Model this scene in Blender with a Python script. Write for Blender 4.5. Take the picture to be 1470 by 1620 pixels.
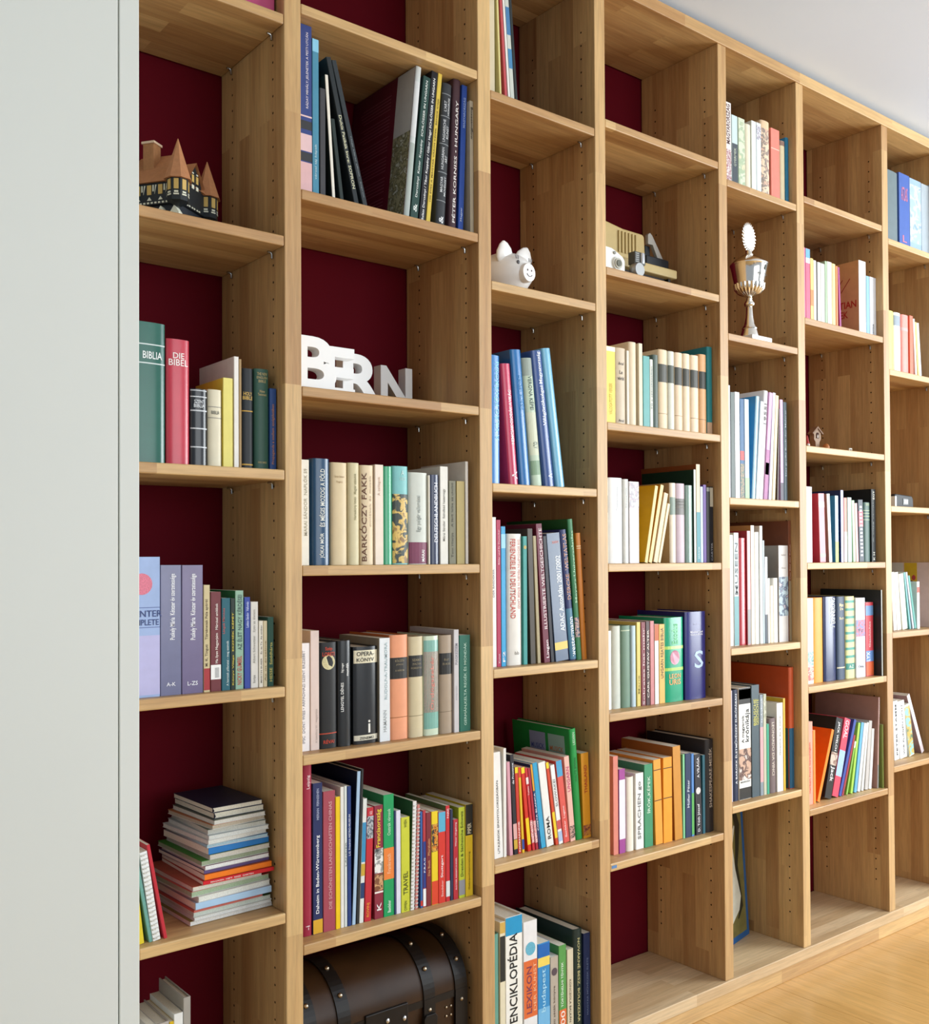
import bpy, math, random
from math import sin, cos, pi, radians as R
from mathutils import Vector, Matrix
for o in list(bpy.data.objects): bpy.data.objects.remove(o)
scn = bpy.context.scene
# ---------------- camera, world, lights, exposure ----------------
YAW, PIT, ROL, FPX, CX, CY = R(38.88), R(.806), R(-.296), 1611.3, 753.8, 861.8
cd = bpy.data.cameras.new('camera'); cam = bpy.data.objects.new('camera', cd)
scn.collection.objects.link(cam); scn.camera = cam
fw = Vector((sin(YAW)*cos(PIT), cos(YAW)*cos(PIT), sin(PIT)))
rt = Vector((cos(YAW), -sin(YAW), 0)); up = rt.cross(fw)
ax = rt*cos(ROL)+up*sin(ROL); ay = -rt*sin(ROL)+up*cos(ROL)
cam.matrix_world = Matrix(((ax.x, ay.x, -fw.x, 0), (ax.y, ay.y, -fw.y, -1.65), (ax.z, ay.z, -fw.z, 1.1634), (0, 0, 0, 1)))
cd.sensor_fit = 'VERTICAL'; cd.sensor_height = 36; cd.sensor_width = 36*1470/1620
cd.lens = FPX*36/1620; cd.shift_x = (735-CX)/1620; cd.shift_y = (CY-810)/1620
cd.clip_start = .05; cd.clip_end = 60
wd = bpy.data.worlds.new('world'); scn.world = wd; wd.use_nodes = True
bg = wd.node_tree.nodes['Background']; bg.inputs[0].default_value = (.84, .94, 1.05, 1); bg.inputs[1].default_value = .39
def area(name, loc, target, sx, sy, power, col):
    l = bpy.data.lights.new(name, 'AREA'); l.shape = 'RECTANGLE'; l.size = sx; l.size_y = sy; l.energy = power; l.color = col
    o = bpy.data.objects.new(name, l); o.location = loc
    o.rotation_euler = (Vector(target)-Vector(loc)).to_track_quat('-Z', 'Y').to_euler(); scn.collection.objects.link(o)
area('window_light_right', (5.4, -2.4, 1.5), (2.4, 0, 2.0), 2.2, 1.9, 180, (.92, .975, 1))
area('window_light_behind', (2.0, -4.4, 1.6), (1.4, 0, 2.0), 2.6, 1.8, 52, (.93, .975, 1))
scn.view_settings.view_transform = 'Standard'; scn.view_settings.look = 'None'
scn.view_settings.gamma = 1; scn.view_settings.use_curve_mapping = False
scn.view_settings.exposure = .12
scn.cycles.use_denoising = True
scn.cycles.max_bounces = 8; scn.cycles.diffuse_bounces = 4
# ---------------- materials ----------------
random.seed(4)
def lin(h):
    out = []
    for i in (0, 2, 4):
        c = int(h[i:i+2], 16)/255; out.append(c/12.92 if c <= .04045 else ((c+.055)/1.055)**2.4)
    return tuple(out)+(1,)
MC = {}
def newmat(name):
    m = bpy.data.materials.new(name); m.use_nodes = True
    nt = m.node_tree; b = nt.nodes['Principled BSDF']
    def N(t, **k):
        n = nt.nodes.new(t)
        for a, v in k.items():
            if a in n.inputs: n.inputs[a].default_value = v
            else: setattr(n, a, v)
        return n
    return m, nt, b, N
def mat(hx, rough=.55, metal=0., var=.05, scale=60, bump=0.):
    key = (hx, rough, metal, var, scale, bump)
    if key in MC: return MC[key]
    if hx.startswith('pic:'): return picmat(hx, rough)
    m, nt, b, N = newmat('paint_'+hx); c = lin(hx)
    tc = N('ShaderNodeTexCoord'); no = N('ShaderNodeTexNoise', Scale=scale, Detail=3.)
    nt.links.new(tc.outputs['Object'], no.inputs['Vector'])
    mx = N('ShaderNodeMix', data_type='RGBA')
    mx.inputs[6].default_value = tuple(min(1, v*(1+var)) for v in c[:3])+(1,); mx.inputs[7].default_value = tuple(v*(1-2*var) for v in c[:3])+(1,)
    nt.links.new(no.outputs['Fac'], mx.inputs[0]); nt.links.new(mx.outputs[2], b.inputs['Base Color'])
    b.inputs['Roughness'].default_value = rough; b.inputs['Metallic'].default_value = metal
    if rough > .3: b.inputs['Specular IOR Level'].default_value = .3
    if bump:
        bp = N('ShaderNodeBump', Strength=bump, Distance=.002); nt.links.new(no.outputs['Fac'], bp.inputs['Height']); nt.links.new(bp.outputs[0], b.inputs['Normal'])
    MC[key] = m; return m
def picmat(s, rough=.45):
    if s in MC: return MC[s]
    a = s[4:].split(','); m, nt, b, N = newmat('print_'+a[0])
    tc = N('ShaderNodeTexCoord'); no = N('ShaderNodeTexNoise', Scale=float(a[3])*2.2, Detail=4., Distortion=.8)
    nt.links.new(tc.outputs['Object'], no.inputs['Vector'])
    cr = N('ShaderNodeValToRGB'); e = cr.color_ramp.elements
    e[0].position = .38; e[0].color = lin(a[0]); e[1].position = .64; e[1].color = lin(a[2])
    k = e.new(.5); k.color = lin(a[1]); k = e.new(.45); k.color = lin(a[0]); k = e.new(.56); k.color = lin(a[1])
    nt.links.new(no.outputs['Fac'], cr.inputs[0]); nt.links.new(cr.outputs[0], b.inputs['Base Color']); b.inputs['Roughness'].default_value = rough
    MC[s] = m; return m
def oak(name, vert, c1, c2, bw=.5, rh=.043, rough=.45):
    m, nt, b, N = newmat(name); L = nt.links.new
    tc = N('ShaderNodeTexCoord'); oi = N('ShaderNodeObjectInfo'); sp = N('ShaderNodeSeparateXYZ')
    L(tc.outputs['Object'], sp.inputs[0])
    off = N('ShaderNodeMath', operation='MULTIPLY'); off.inputs[1].default_value = 7.3; L(oi.outputs['Random'], off.inputs[0])
    au = N('ShaderNodeMath', operation='ADD'); L(sp.outputs['Z' if vert == 'z' else ('Y' if vert == 'y' else 'X')], au.inputs[0]); L(off.outputs[0], au.inputs[1])
    av = N('ShaderNodeMath', operation='ADD'); L(sp.outputs['X' if vert == 'y' else 'Y'], av.inputs[0]); L(off.outputs[0], av.inputs[1])
    cb = N('ShaderNodeCombineXYZ'); L(au.outputs[0], cb.inputs[0]); L(av.outputs[0], cb.inputs[1])
    br = N('ShaderNodeTexBrick', offset=.37, squash=1., Scale=1.); br.inputs['Mortar Size'].default_value = 0
    br.inputs['Brick Width'].default_value = bw; br.inputs['Row Height'].default_value = rh
    br.inputs['Color1'].default_value = (0, 0, 0, 1); br.inputs['Color2'].default_value = (1, 1, 1, 1); L(cb.outputs[0], br.inputs['Vector'])
    w = N('ShaderNodeMath', operation='MULTIPLY'); w.inputs[1].default_value = 9; L(br.outputs['Color'], w.inputs[0])
    mp = N('ShaderNodeCombineXYZ')
    su = N('ShaderNodeMath', operation='MULTIPLY'); su.inputs[1].default_value = 2.2; L(au.outputs[0], su.inputs[0])
    sv = N('ShaderNodeMath', operation='MULTIPLY'); sv.inputs[1].default_value = 42; L(av.outputs[0], sv.inputs[0])
    oth = N('ShaderNodeMath', operation='MULTIPLY'); oth.inputs[1].default_value = 42; L(sp.outputs['X' if vert == 'z' else 'Z'], oth.inputs[0])
    L(su.outputs[0], mp.inputs[0]); L(sv.outputs[0], mp.inputs[1]); L(oth.outputs[0], mp.inputs[2])
    no = N('ShaderNodeTexNoise', noise_dimensions='4D', Scale=1., Detail=5., Roughness=.6, Distortion=.6)
    L(mp.outputs[0], no.inputs['Vector']); L(w.outputs[0], no.inputs['W'])
    fi = N('ShaderNodeTexNoise', noise_dimensions='4D', Scale=4.5, Detail=3., Roughness=.7); L(mp.outputs[0], fi.inputs['Vector']); L(w.outputs[0], fi.inputs['W'])
    mx = N('ShaderNodeMix', data_type='RGBA'); mx.inputs[6].default_value = c1; mx.inputs[7].default_value = c2
    s1 = N('ShaderNodeMath', operation='MULTIPLY_ADD'); s1.inputs[1].default_value = .55; L(br.outputs['Color'], s1.inputs[0])
    s2 = N('ShaderNodeMath', operation='MULTIPLY_ADD'); s2.inputs[1].default_value = 1.0; s2.inputs[2].default_value = -.35; L(no.outputs['Fac'], s2.inputs[0])
    L(s2.outputs[0], s1.inputs[2]); s1.use_clamp = True; L(s1.outputs[0], mx.inputs[0])
    m2 = N('ShaderNodeMix', data_type='RGBA', blend_type='MULTIPLY'); m2.inputs[0].default_value = .3
    rp = N('ShaderNodeMapRange'); rp.inputs['From Min'].default_value = .35; rp.inputs['From Max'].default_value = .6; rp.inputs['To Min'].default_value = .45; rp.inputs['To Max'].default_value = 1.1
    L(fi.outputs['Fac'], rp.inputs[0]); L(mx.outputs[2], m2.inputs[6]); L(rp.outputs[0], m2.inputs[7]); L(m2.outputs[2], b.inputs['Base Color'])
    bp = N('ShaderNodeBump', Strength=.12, Distance=.001); L(fi.outputs['Fac'], bp.inputs['Height']); L(bp.outputs[0], b.inputs['Normal'])
    b.inputs['Roughness'].default_value = rough; return m
OC1, OC2 = (.70, .47, .21, 1), (.34, .155, .05, 1)
OAKV = oak('oiled_oak_upright', 'z', OC1, OC2); OAKH = oak('oiled_oak_shelf', 'x', OC1, OC2)
OAKP = oak('pale_oak_board', 'x', (.74, .56, .34, 1), (.50, .32, .155, 1))
FLOORM = oak('honey_oak_floor', 'y', (.74, .44, .15, 1), (.56, .30, .085, 1), 3., 1., .3)
PAGE = mat('e9e2cf', .8, 0, .12, 400); WHITEM = mat('d7dad4', .5, 0, .01, 5); CHROME = mat('b4b4b0', .25, 1.); SILVER = mat('ece8e0', .16, 1., .02)
HOLE = mat('2a1c10', .9); REDW = mat('5e0214', .8, 0, .06, 8); REDW.node_tree.nodes['Principled BSDF'].inputs['Specular IOR Level'].default_value = .15; CEIL = mat('dfebfb', .9, 0, .01, 3)
# ---------------- mesh helpers ----------------
COL = scn.collection
class MB:
    def __init__(s): s.v = []; s.f = []; s.m = []
    def face(s, pts, mi=0):
        n = len(s.v); s.v += [tuple(p) for p in pts]; s.f.append(tuple(range(n, n+len(pts)))); s.m.append(mi)
    def box(s, x0, x1, y0, y1, z0, z1, mi=0, M=None):
        c = [Vector((x, y, z)) for z in (z0, z1) for y in (y0, y1) for x in (x0, x1)]
        if M: c = [M @ p for p in c]
        n = len(s.v); s.v += [tuple(p) for p in c]
        for f in ((0, 2, 3, 1), (4, 5, 7, 6), (0, 1, 5, 4), (1, 3, 7, 5), (3, 2, 6, 7), (2, 0, 4, 6)): s.f.append(tuple(n+i for i in f)); s.m.append(mi)
        return s
    def prism(s, pts, a, b, axis='y', mi=0):   # 2-D outline extruded from a to b along axis
        def P(p, q): return (p[0], q, p[1]) if axis == 'y' else ((q, p[0], p[1]) if axis == 'x' else (p[0], p[1], q))
        n = len(s.v); k = len(pts); s.v += [P(p, a) for p in pts]+[P(p, b) for p in pts]
        s.f.append(tuple(range(n, n+k))); s.f.append(tuple(range(n+2*k-1, n+k-1, -1))); s.m += [mi, mi]
        for i in range(k): j = (i+1) % k; s.f.append((n+i, n+k+i, n+k+j, n+j)); s.m.append(mi)
        return s
    def lathe(s, prof, c=(0, 0, 0), n=24, M=None, mi=0, flute=None):
        b = len(s.v)
        for r, z in prof:
            for i in range(n):
                a = 2*pi*i/n; rr = r*(flute(a, z) if flute else 1); p = Vector((rr*cos(a), rr*sin(a), z))
                if M: p = M @ p
                s.v.append((p.x+c[0], p.y+c[1], p.z+c[2]))
        for j in range(len(prof)-1):
            for i in range(n): k = (i+1) % n; s.f.append((b+j*n+i, b+j*n+k, b+(j+1)*n+k, b+(j+1)*n+i)); s.m.append(mi)
        s.f.append(tuple(b+i for i in range(n-1, -1, -1))); s.f.append(tuple(b+(len(prof)-1)*n+i for i in range(n))); s.m += [mi, mi]
        return s
    def ell(s, c, r, n=16, M=None):
        return s.lathe([(max(.02, sin(pi*j/10))*1, -cos(pi*j/10)) for j in range(11)], c, n, (M or Matrix.Identity(3)) @ Matrix.Diagonal(r))
    def tube(s, pts, r, n=6):
        pts = [Vector(p) for p in pts]; b = len(s.v)
        for i, p in enumerate(pts):
            d = (pts[min(i+1, len(pts)-1)]-pts[max(i-1, 0)]).normalized(); q = d.to_track_quat('Z', 'Y')
            for k in range(n): v = p+q @ Vector((r*cos(2*pi*k/n), r*sin(2*pi*k/n), 0)); s.v.append(tuple(v))
        for i in range(len(pts)-1):
            for k in range(n): l = (k+1) % n; s.f.append((b+i*n+k, b+i*n+l, b+(i+1)*n+l, b+(i+1)*n+k)); s.m.append(0)
        s.f.append(tuple(b+i for i in range(n-1, -1, -1))); s.f.append(tuple(b+(len(pts)-1)*n+i for i in range(n))); s.m += [0, 0]
        return s
    def build(s, name, m, parent=None, smooth=None, bevel=0, loc=None):
        me = bpy.data.meshes.new(name); me.from_pydata(s.v, [], s.f)
        for q in (m if isinstance(m, (list, tuple)) else [m]): me.materials.append(q)
        me.polygons.foreach_set('material_index', s.m)
        if smooth is not None: me.polygons.foreach_set('use_smooth', [True]*len(s.f)); me.set_sharp_from_angle(angle=R(smooth))
        me.update(); o = bpy.data.objects.new(name, me); COL.objects.link(o)
        if parent: o.parent = parent
        if loc: o.location = loc
        if bevel:
            b = o.modifiers.new('bevel', 'BEVEL'); b.width = bevel; b.segments = 2; b.limit_method = 'ANGLE'
        return o
def B(x0, x1, y0, y1, z0, z1): return MB().box(x0, x1, y0, y1, z0, z1)
def thing(name, label, cat, loc=(0, 0, 0), rz=0., group=None, ry=0., rx=0.):
    o = bpy.data.objects.new(name, None); COL.objects.link(o); o.location = loc; o.rotation_euler = (rx, ry, rz)
    o.empty_display_size = .02; o['label'] = label; o['category'] = cat
    if group: o['group'] = group
    return o
def struct(o): o['kind'] = 'structure'; return o
# text is set as curves, turned into meshes in one go, then laid on its surface
TX = []
def text(s, parent, m, fn, name='lettering', length=1., height=1., ext=0., bold=.012): TX.append((s, parent, m, fn, name, length, height, bold))
def flush_text():
    tmp = []
    for a in TX:
        c = bpy.data.curves.new('t', 'FONT'); c.body = a[0]; c.resolution_u = 2; c.offset = a[7]; c.fill_mode = 'FRONT'
        o = bpy.data.objects.new('t', c); COL.objects.link(o); tmp.append(o)
    bpy.context.view_layer.update(); dg = bpy.context.evaluated_depsgraph_get()
    for a, o in zip(TX, tmp):
        me = bpy.data.meshes.new_from_object(o.evaluated_get(dg)); me.name = a[4]
        if len(me.vertices) and len(me.polygons):
            xs = [v.co.x for v in me.vertices]; ys = [v.co.y for v in me.vertices]
            x0, x1, y0, y1 = min(xs), max(xs), min(ys), max(ys)
            for v in me.vertices: v.co = a[3]((v.co.x-x0)/max(1e-6, x1-x0)*a[5], ((v.co.y-y0)/max(1e-6, y1-y0)-.5)*a[6])
            me.materials.clear(); me.materials.append(a[2]); t = bpy.data.objects.new(a[4], me); COL.objects.link(t); t.parent = a[1]
    for o in tmp: c = o.data; bpy.data.objects.remove(o); bpy.data.curves.remove(c)
    TX.clear()
# ---------------- the setting ----------------
ED = [.538, .5725, .8877, .9219, 1.3419, 1.3761, 1.6912, 1.7254, 2.1471, 2.1813, 2.4964, 2.5311, 2.953, 2.9872, 3.3023, 3.3365]
SHZ = {'1.1': 2.159, '1.2': 1.753, '1.3': 1.327, '1.4': .935, '1.5': .528, '2.0': 2.191, '2.1': 1.847, '2.2': 1.483, '2.3': 1.153, '2.4': .806, '2.5': .461, '3.0': 2.161, '3.1': 1.754, '3.2': 1.324, '3.3': .93, '3.4': .519, '4.0': 2.193, '4.1': 1.846, '4.2': 1.482, '4.3': 1.151, '4.4': .802, '4.5': .455, '5.0': 2.157, '5.1': 1.752, '5.2': 1.321, '5.3': .927, '5.4': .516, '6.0': 2.19, '6.1': 1.844, '6.2': 1.48, '6.3': 1.148, '6.4': .798, '6.5': .453, '7.0': 2.158, '7.1': 1.749, '7.2': 1.322, '7.3': .929, '7.4': .514}
ZF, ZT, DEP = .0749, 2.5039, .264
def zof(k): return SHZ.get(k, ZF)
struct(B(-2, 6.5, .268, .4, 0, 2.7).build('wall_back', REDW))
struct(B(-2, 6.5, -5, .268, 2.553, 2.65).build('ceiling', CEIL))
struct(B(-1.6, 4.9, -3.5, .268, -.1, -.012).build('floor', mat('3a2412', .8)))
fl = bpy.data.objects['floor']
BW = .156
rnd = random.Random(7)
for i in range(-22, 18):
    x = 2.134+(i-1)*BW*1.0; y = .03; first = True
    while y > -2.4:
        ln = rnd.uniform(1.0, 2.1) if not first else rnd.uniform(.25, 1.9); first = False
        B(-BW/2+.0002, BW/2-.0002, -ln+.0005, 0, -.012, -rnd.uniform(0, .0003)).build('floor_board', FLOORM, fl, bevel=.0006, loc=(x, y, 0)); y -= ln
# bookcase
bc = thing('bookcase', 'wall to ceiling oak bookcase with adjustable shelves in wide and narrow bays', 'bookcase', (.57, 0, 0))
def wpart(mb, name, m, x, y, z, bevel=.0015, parent=None):   # geometry local to the part's own corner, bookcase frame
    return mb.build(name, m, parent or bc, bevel=bevel, loc=(x-.57, y, z))
for i in range(3, 15, 2):
    x0, x1 = ED[i-1], ED[i]
    w = x1-x0
    u = wpart(B(0, w, 0, DEP, 0, ZT-ZF), 'upright', OAKV, x0, .0015, ZF)
    hb = MB(); n = 8
    for s, xx in ((-1, 0), (1, w)):
        if i == 1 and s < 0: continue
        for yy in (.045, .215):
            for k in range(72):
                z = .09+k*.0315
                if z > ZT-ZF-.08: break
                b = len(hb.v)
                hb.v += [(xx+s*.00025, yy-.0015+.0024*cos(2*pi*q/n), z+.0024*sin(2*pi*q/n)) for q in range(n)]
                hb.f.append(tuple(b+q for q in (range(n) if s > 0 else range(n-1, -1, -1)))); hb.m.append(0)
    h = hb.build('pin_holes', HOLE, u); h['kind'] = 'stuff'
bl = 3.6-.572
wpart(B(0, bl, 0, DEP, 0, .031), 'top_board', OAKH, .572, -.001, ZT)
wpart(B(0, bl, 0, DEP+.004, 0, .03), 'bottom_board', OAKP, .572, -.004, ZF-.03)
wpart(B(0, bl, 0, .03, 0, .045), 'plinth', OAKH, .572, .008, 0)
pinm = None
for k, z in SHZ.items():
    c = int(k[0]); xa, xb = ED[2*c-1]+.0008, (ED[2*c]-.0008 if c < 7 else 3.3015)
    s = wpart(B(0, xb-xa, 0, DEP-.004, -.019, 0), 'shelf', OAKH, xa, .002, z, .0022)
    if pinm is None:
        p = MB(); p.tube([(-.0115, 0, .0052), (-.006, 0, .0052), (-.003, 0, .0028), (-.0024, 0, -.006)], .0022, 8)
        po = p.build('shelf_pin', CHROME, s, 40); pinm = po.data; po.location = (xb-xa, .043, -.0265)
    for side in (0, 1):
        for yy in (.043, .213):
            if side == 1 and yy < .1 and po.parent == s: continue
            q = bpy.data.objects.new('shelf_pin', pinm); COL.objects.link(q); q.parent = s; q.location = ((xb-xa) if side else 0, yy, -.0265)
            if not side: q.rotation_euler = (0, 0, pi)
    if k == '4.5': B(.004, .021, -.0006, 0, -.012, -.005).build('sticker', mat('5c84b4'), s)['label'] = 'small blue paper sticker'
# last bay is closed by an upright beyond the frame
wpart(B(0, .034, 0, DEP, 0, ZT-ZF), 'upright', OAKV, 3.3023, .0015, ZF)
# white cupboard left of the bookcase
wr = thing('cupboard', 'tall pale grey cupboard with plain door left of the bookcase', 'cupboard', (.0, 0, 0))
FY = -.127
B(.5412, .5715, FY, .26, 0, 2.53).build('side_panel', WHITEM, wr, bevel=.0012)
B(-.62, .5385, FY-.002, FY+.018, .06, 2.52).build('door', WHITEM, wr, bevel=.0012)
B(-.62, .5412, FY+.03, .26, 0, 2.53).build('body', WHITEM, wr)
PHRASE={'1.1': 'at the very top of first bay',
 '1.3': 'on shelf under the timbered house',
 '1.4': 'on shelf above the magazine stack',
 '1.5': 'left of the magazine stack',
 '2.1': 'on shelf high above white letters',
 '2.3': 'on shelf just below white letters',
 '2.4': 'on shelf two below white letters',
 '2.5': 'on shelf above the leather trunk',
 '3.0': 'on shelf above the piggy bank',
 '3.2': 'on shelf below the piggy bank',
 '3.3': 'two shelves below the piggy bank',
 '3.4': 'three shelves below the piggy bank',
 '3.5': 'on lowest shelf right of trunk',
 '4.2': 'on shelf below the beige projector',
 '4.3': 'two shelves below the beige projector',
 '4.4': 'three shelves below the beige projector',
 '4.5': 'four shelves below the beige projector',
 '5.0': 'on shelf above the trophy',
 '5.2': 'on shelf below the trophy',
 '5.3': 'two shelves below the trophy',
 '5.4': 'three shelves below the trophy',
 '6.1': 'on shelf above the little birdhouse',
 '6.3': 'on shelf below the little birdhouse',
 '6.4': 'two shelves below the little birdhouse',
 '6.5': 'three shelves below the little birdhouse',
 '7.0': 'on top shelf at right edge',
 '7.1': 'on second shelf at right edge',
 '7.3': 'on shelf under the black device',
 '7.4': 'two shelves under the black device',
 '1.6': 'at the bottom of first bay'}
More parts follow.
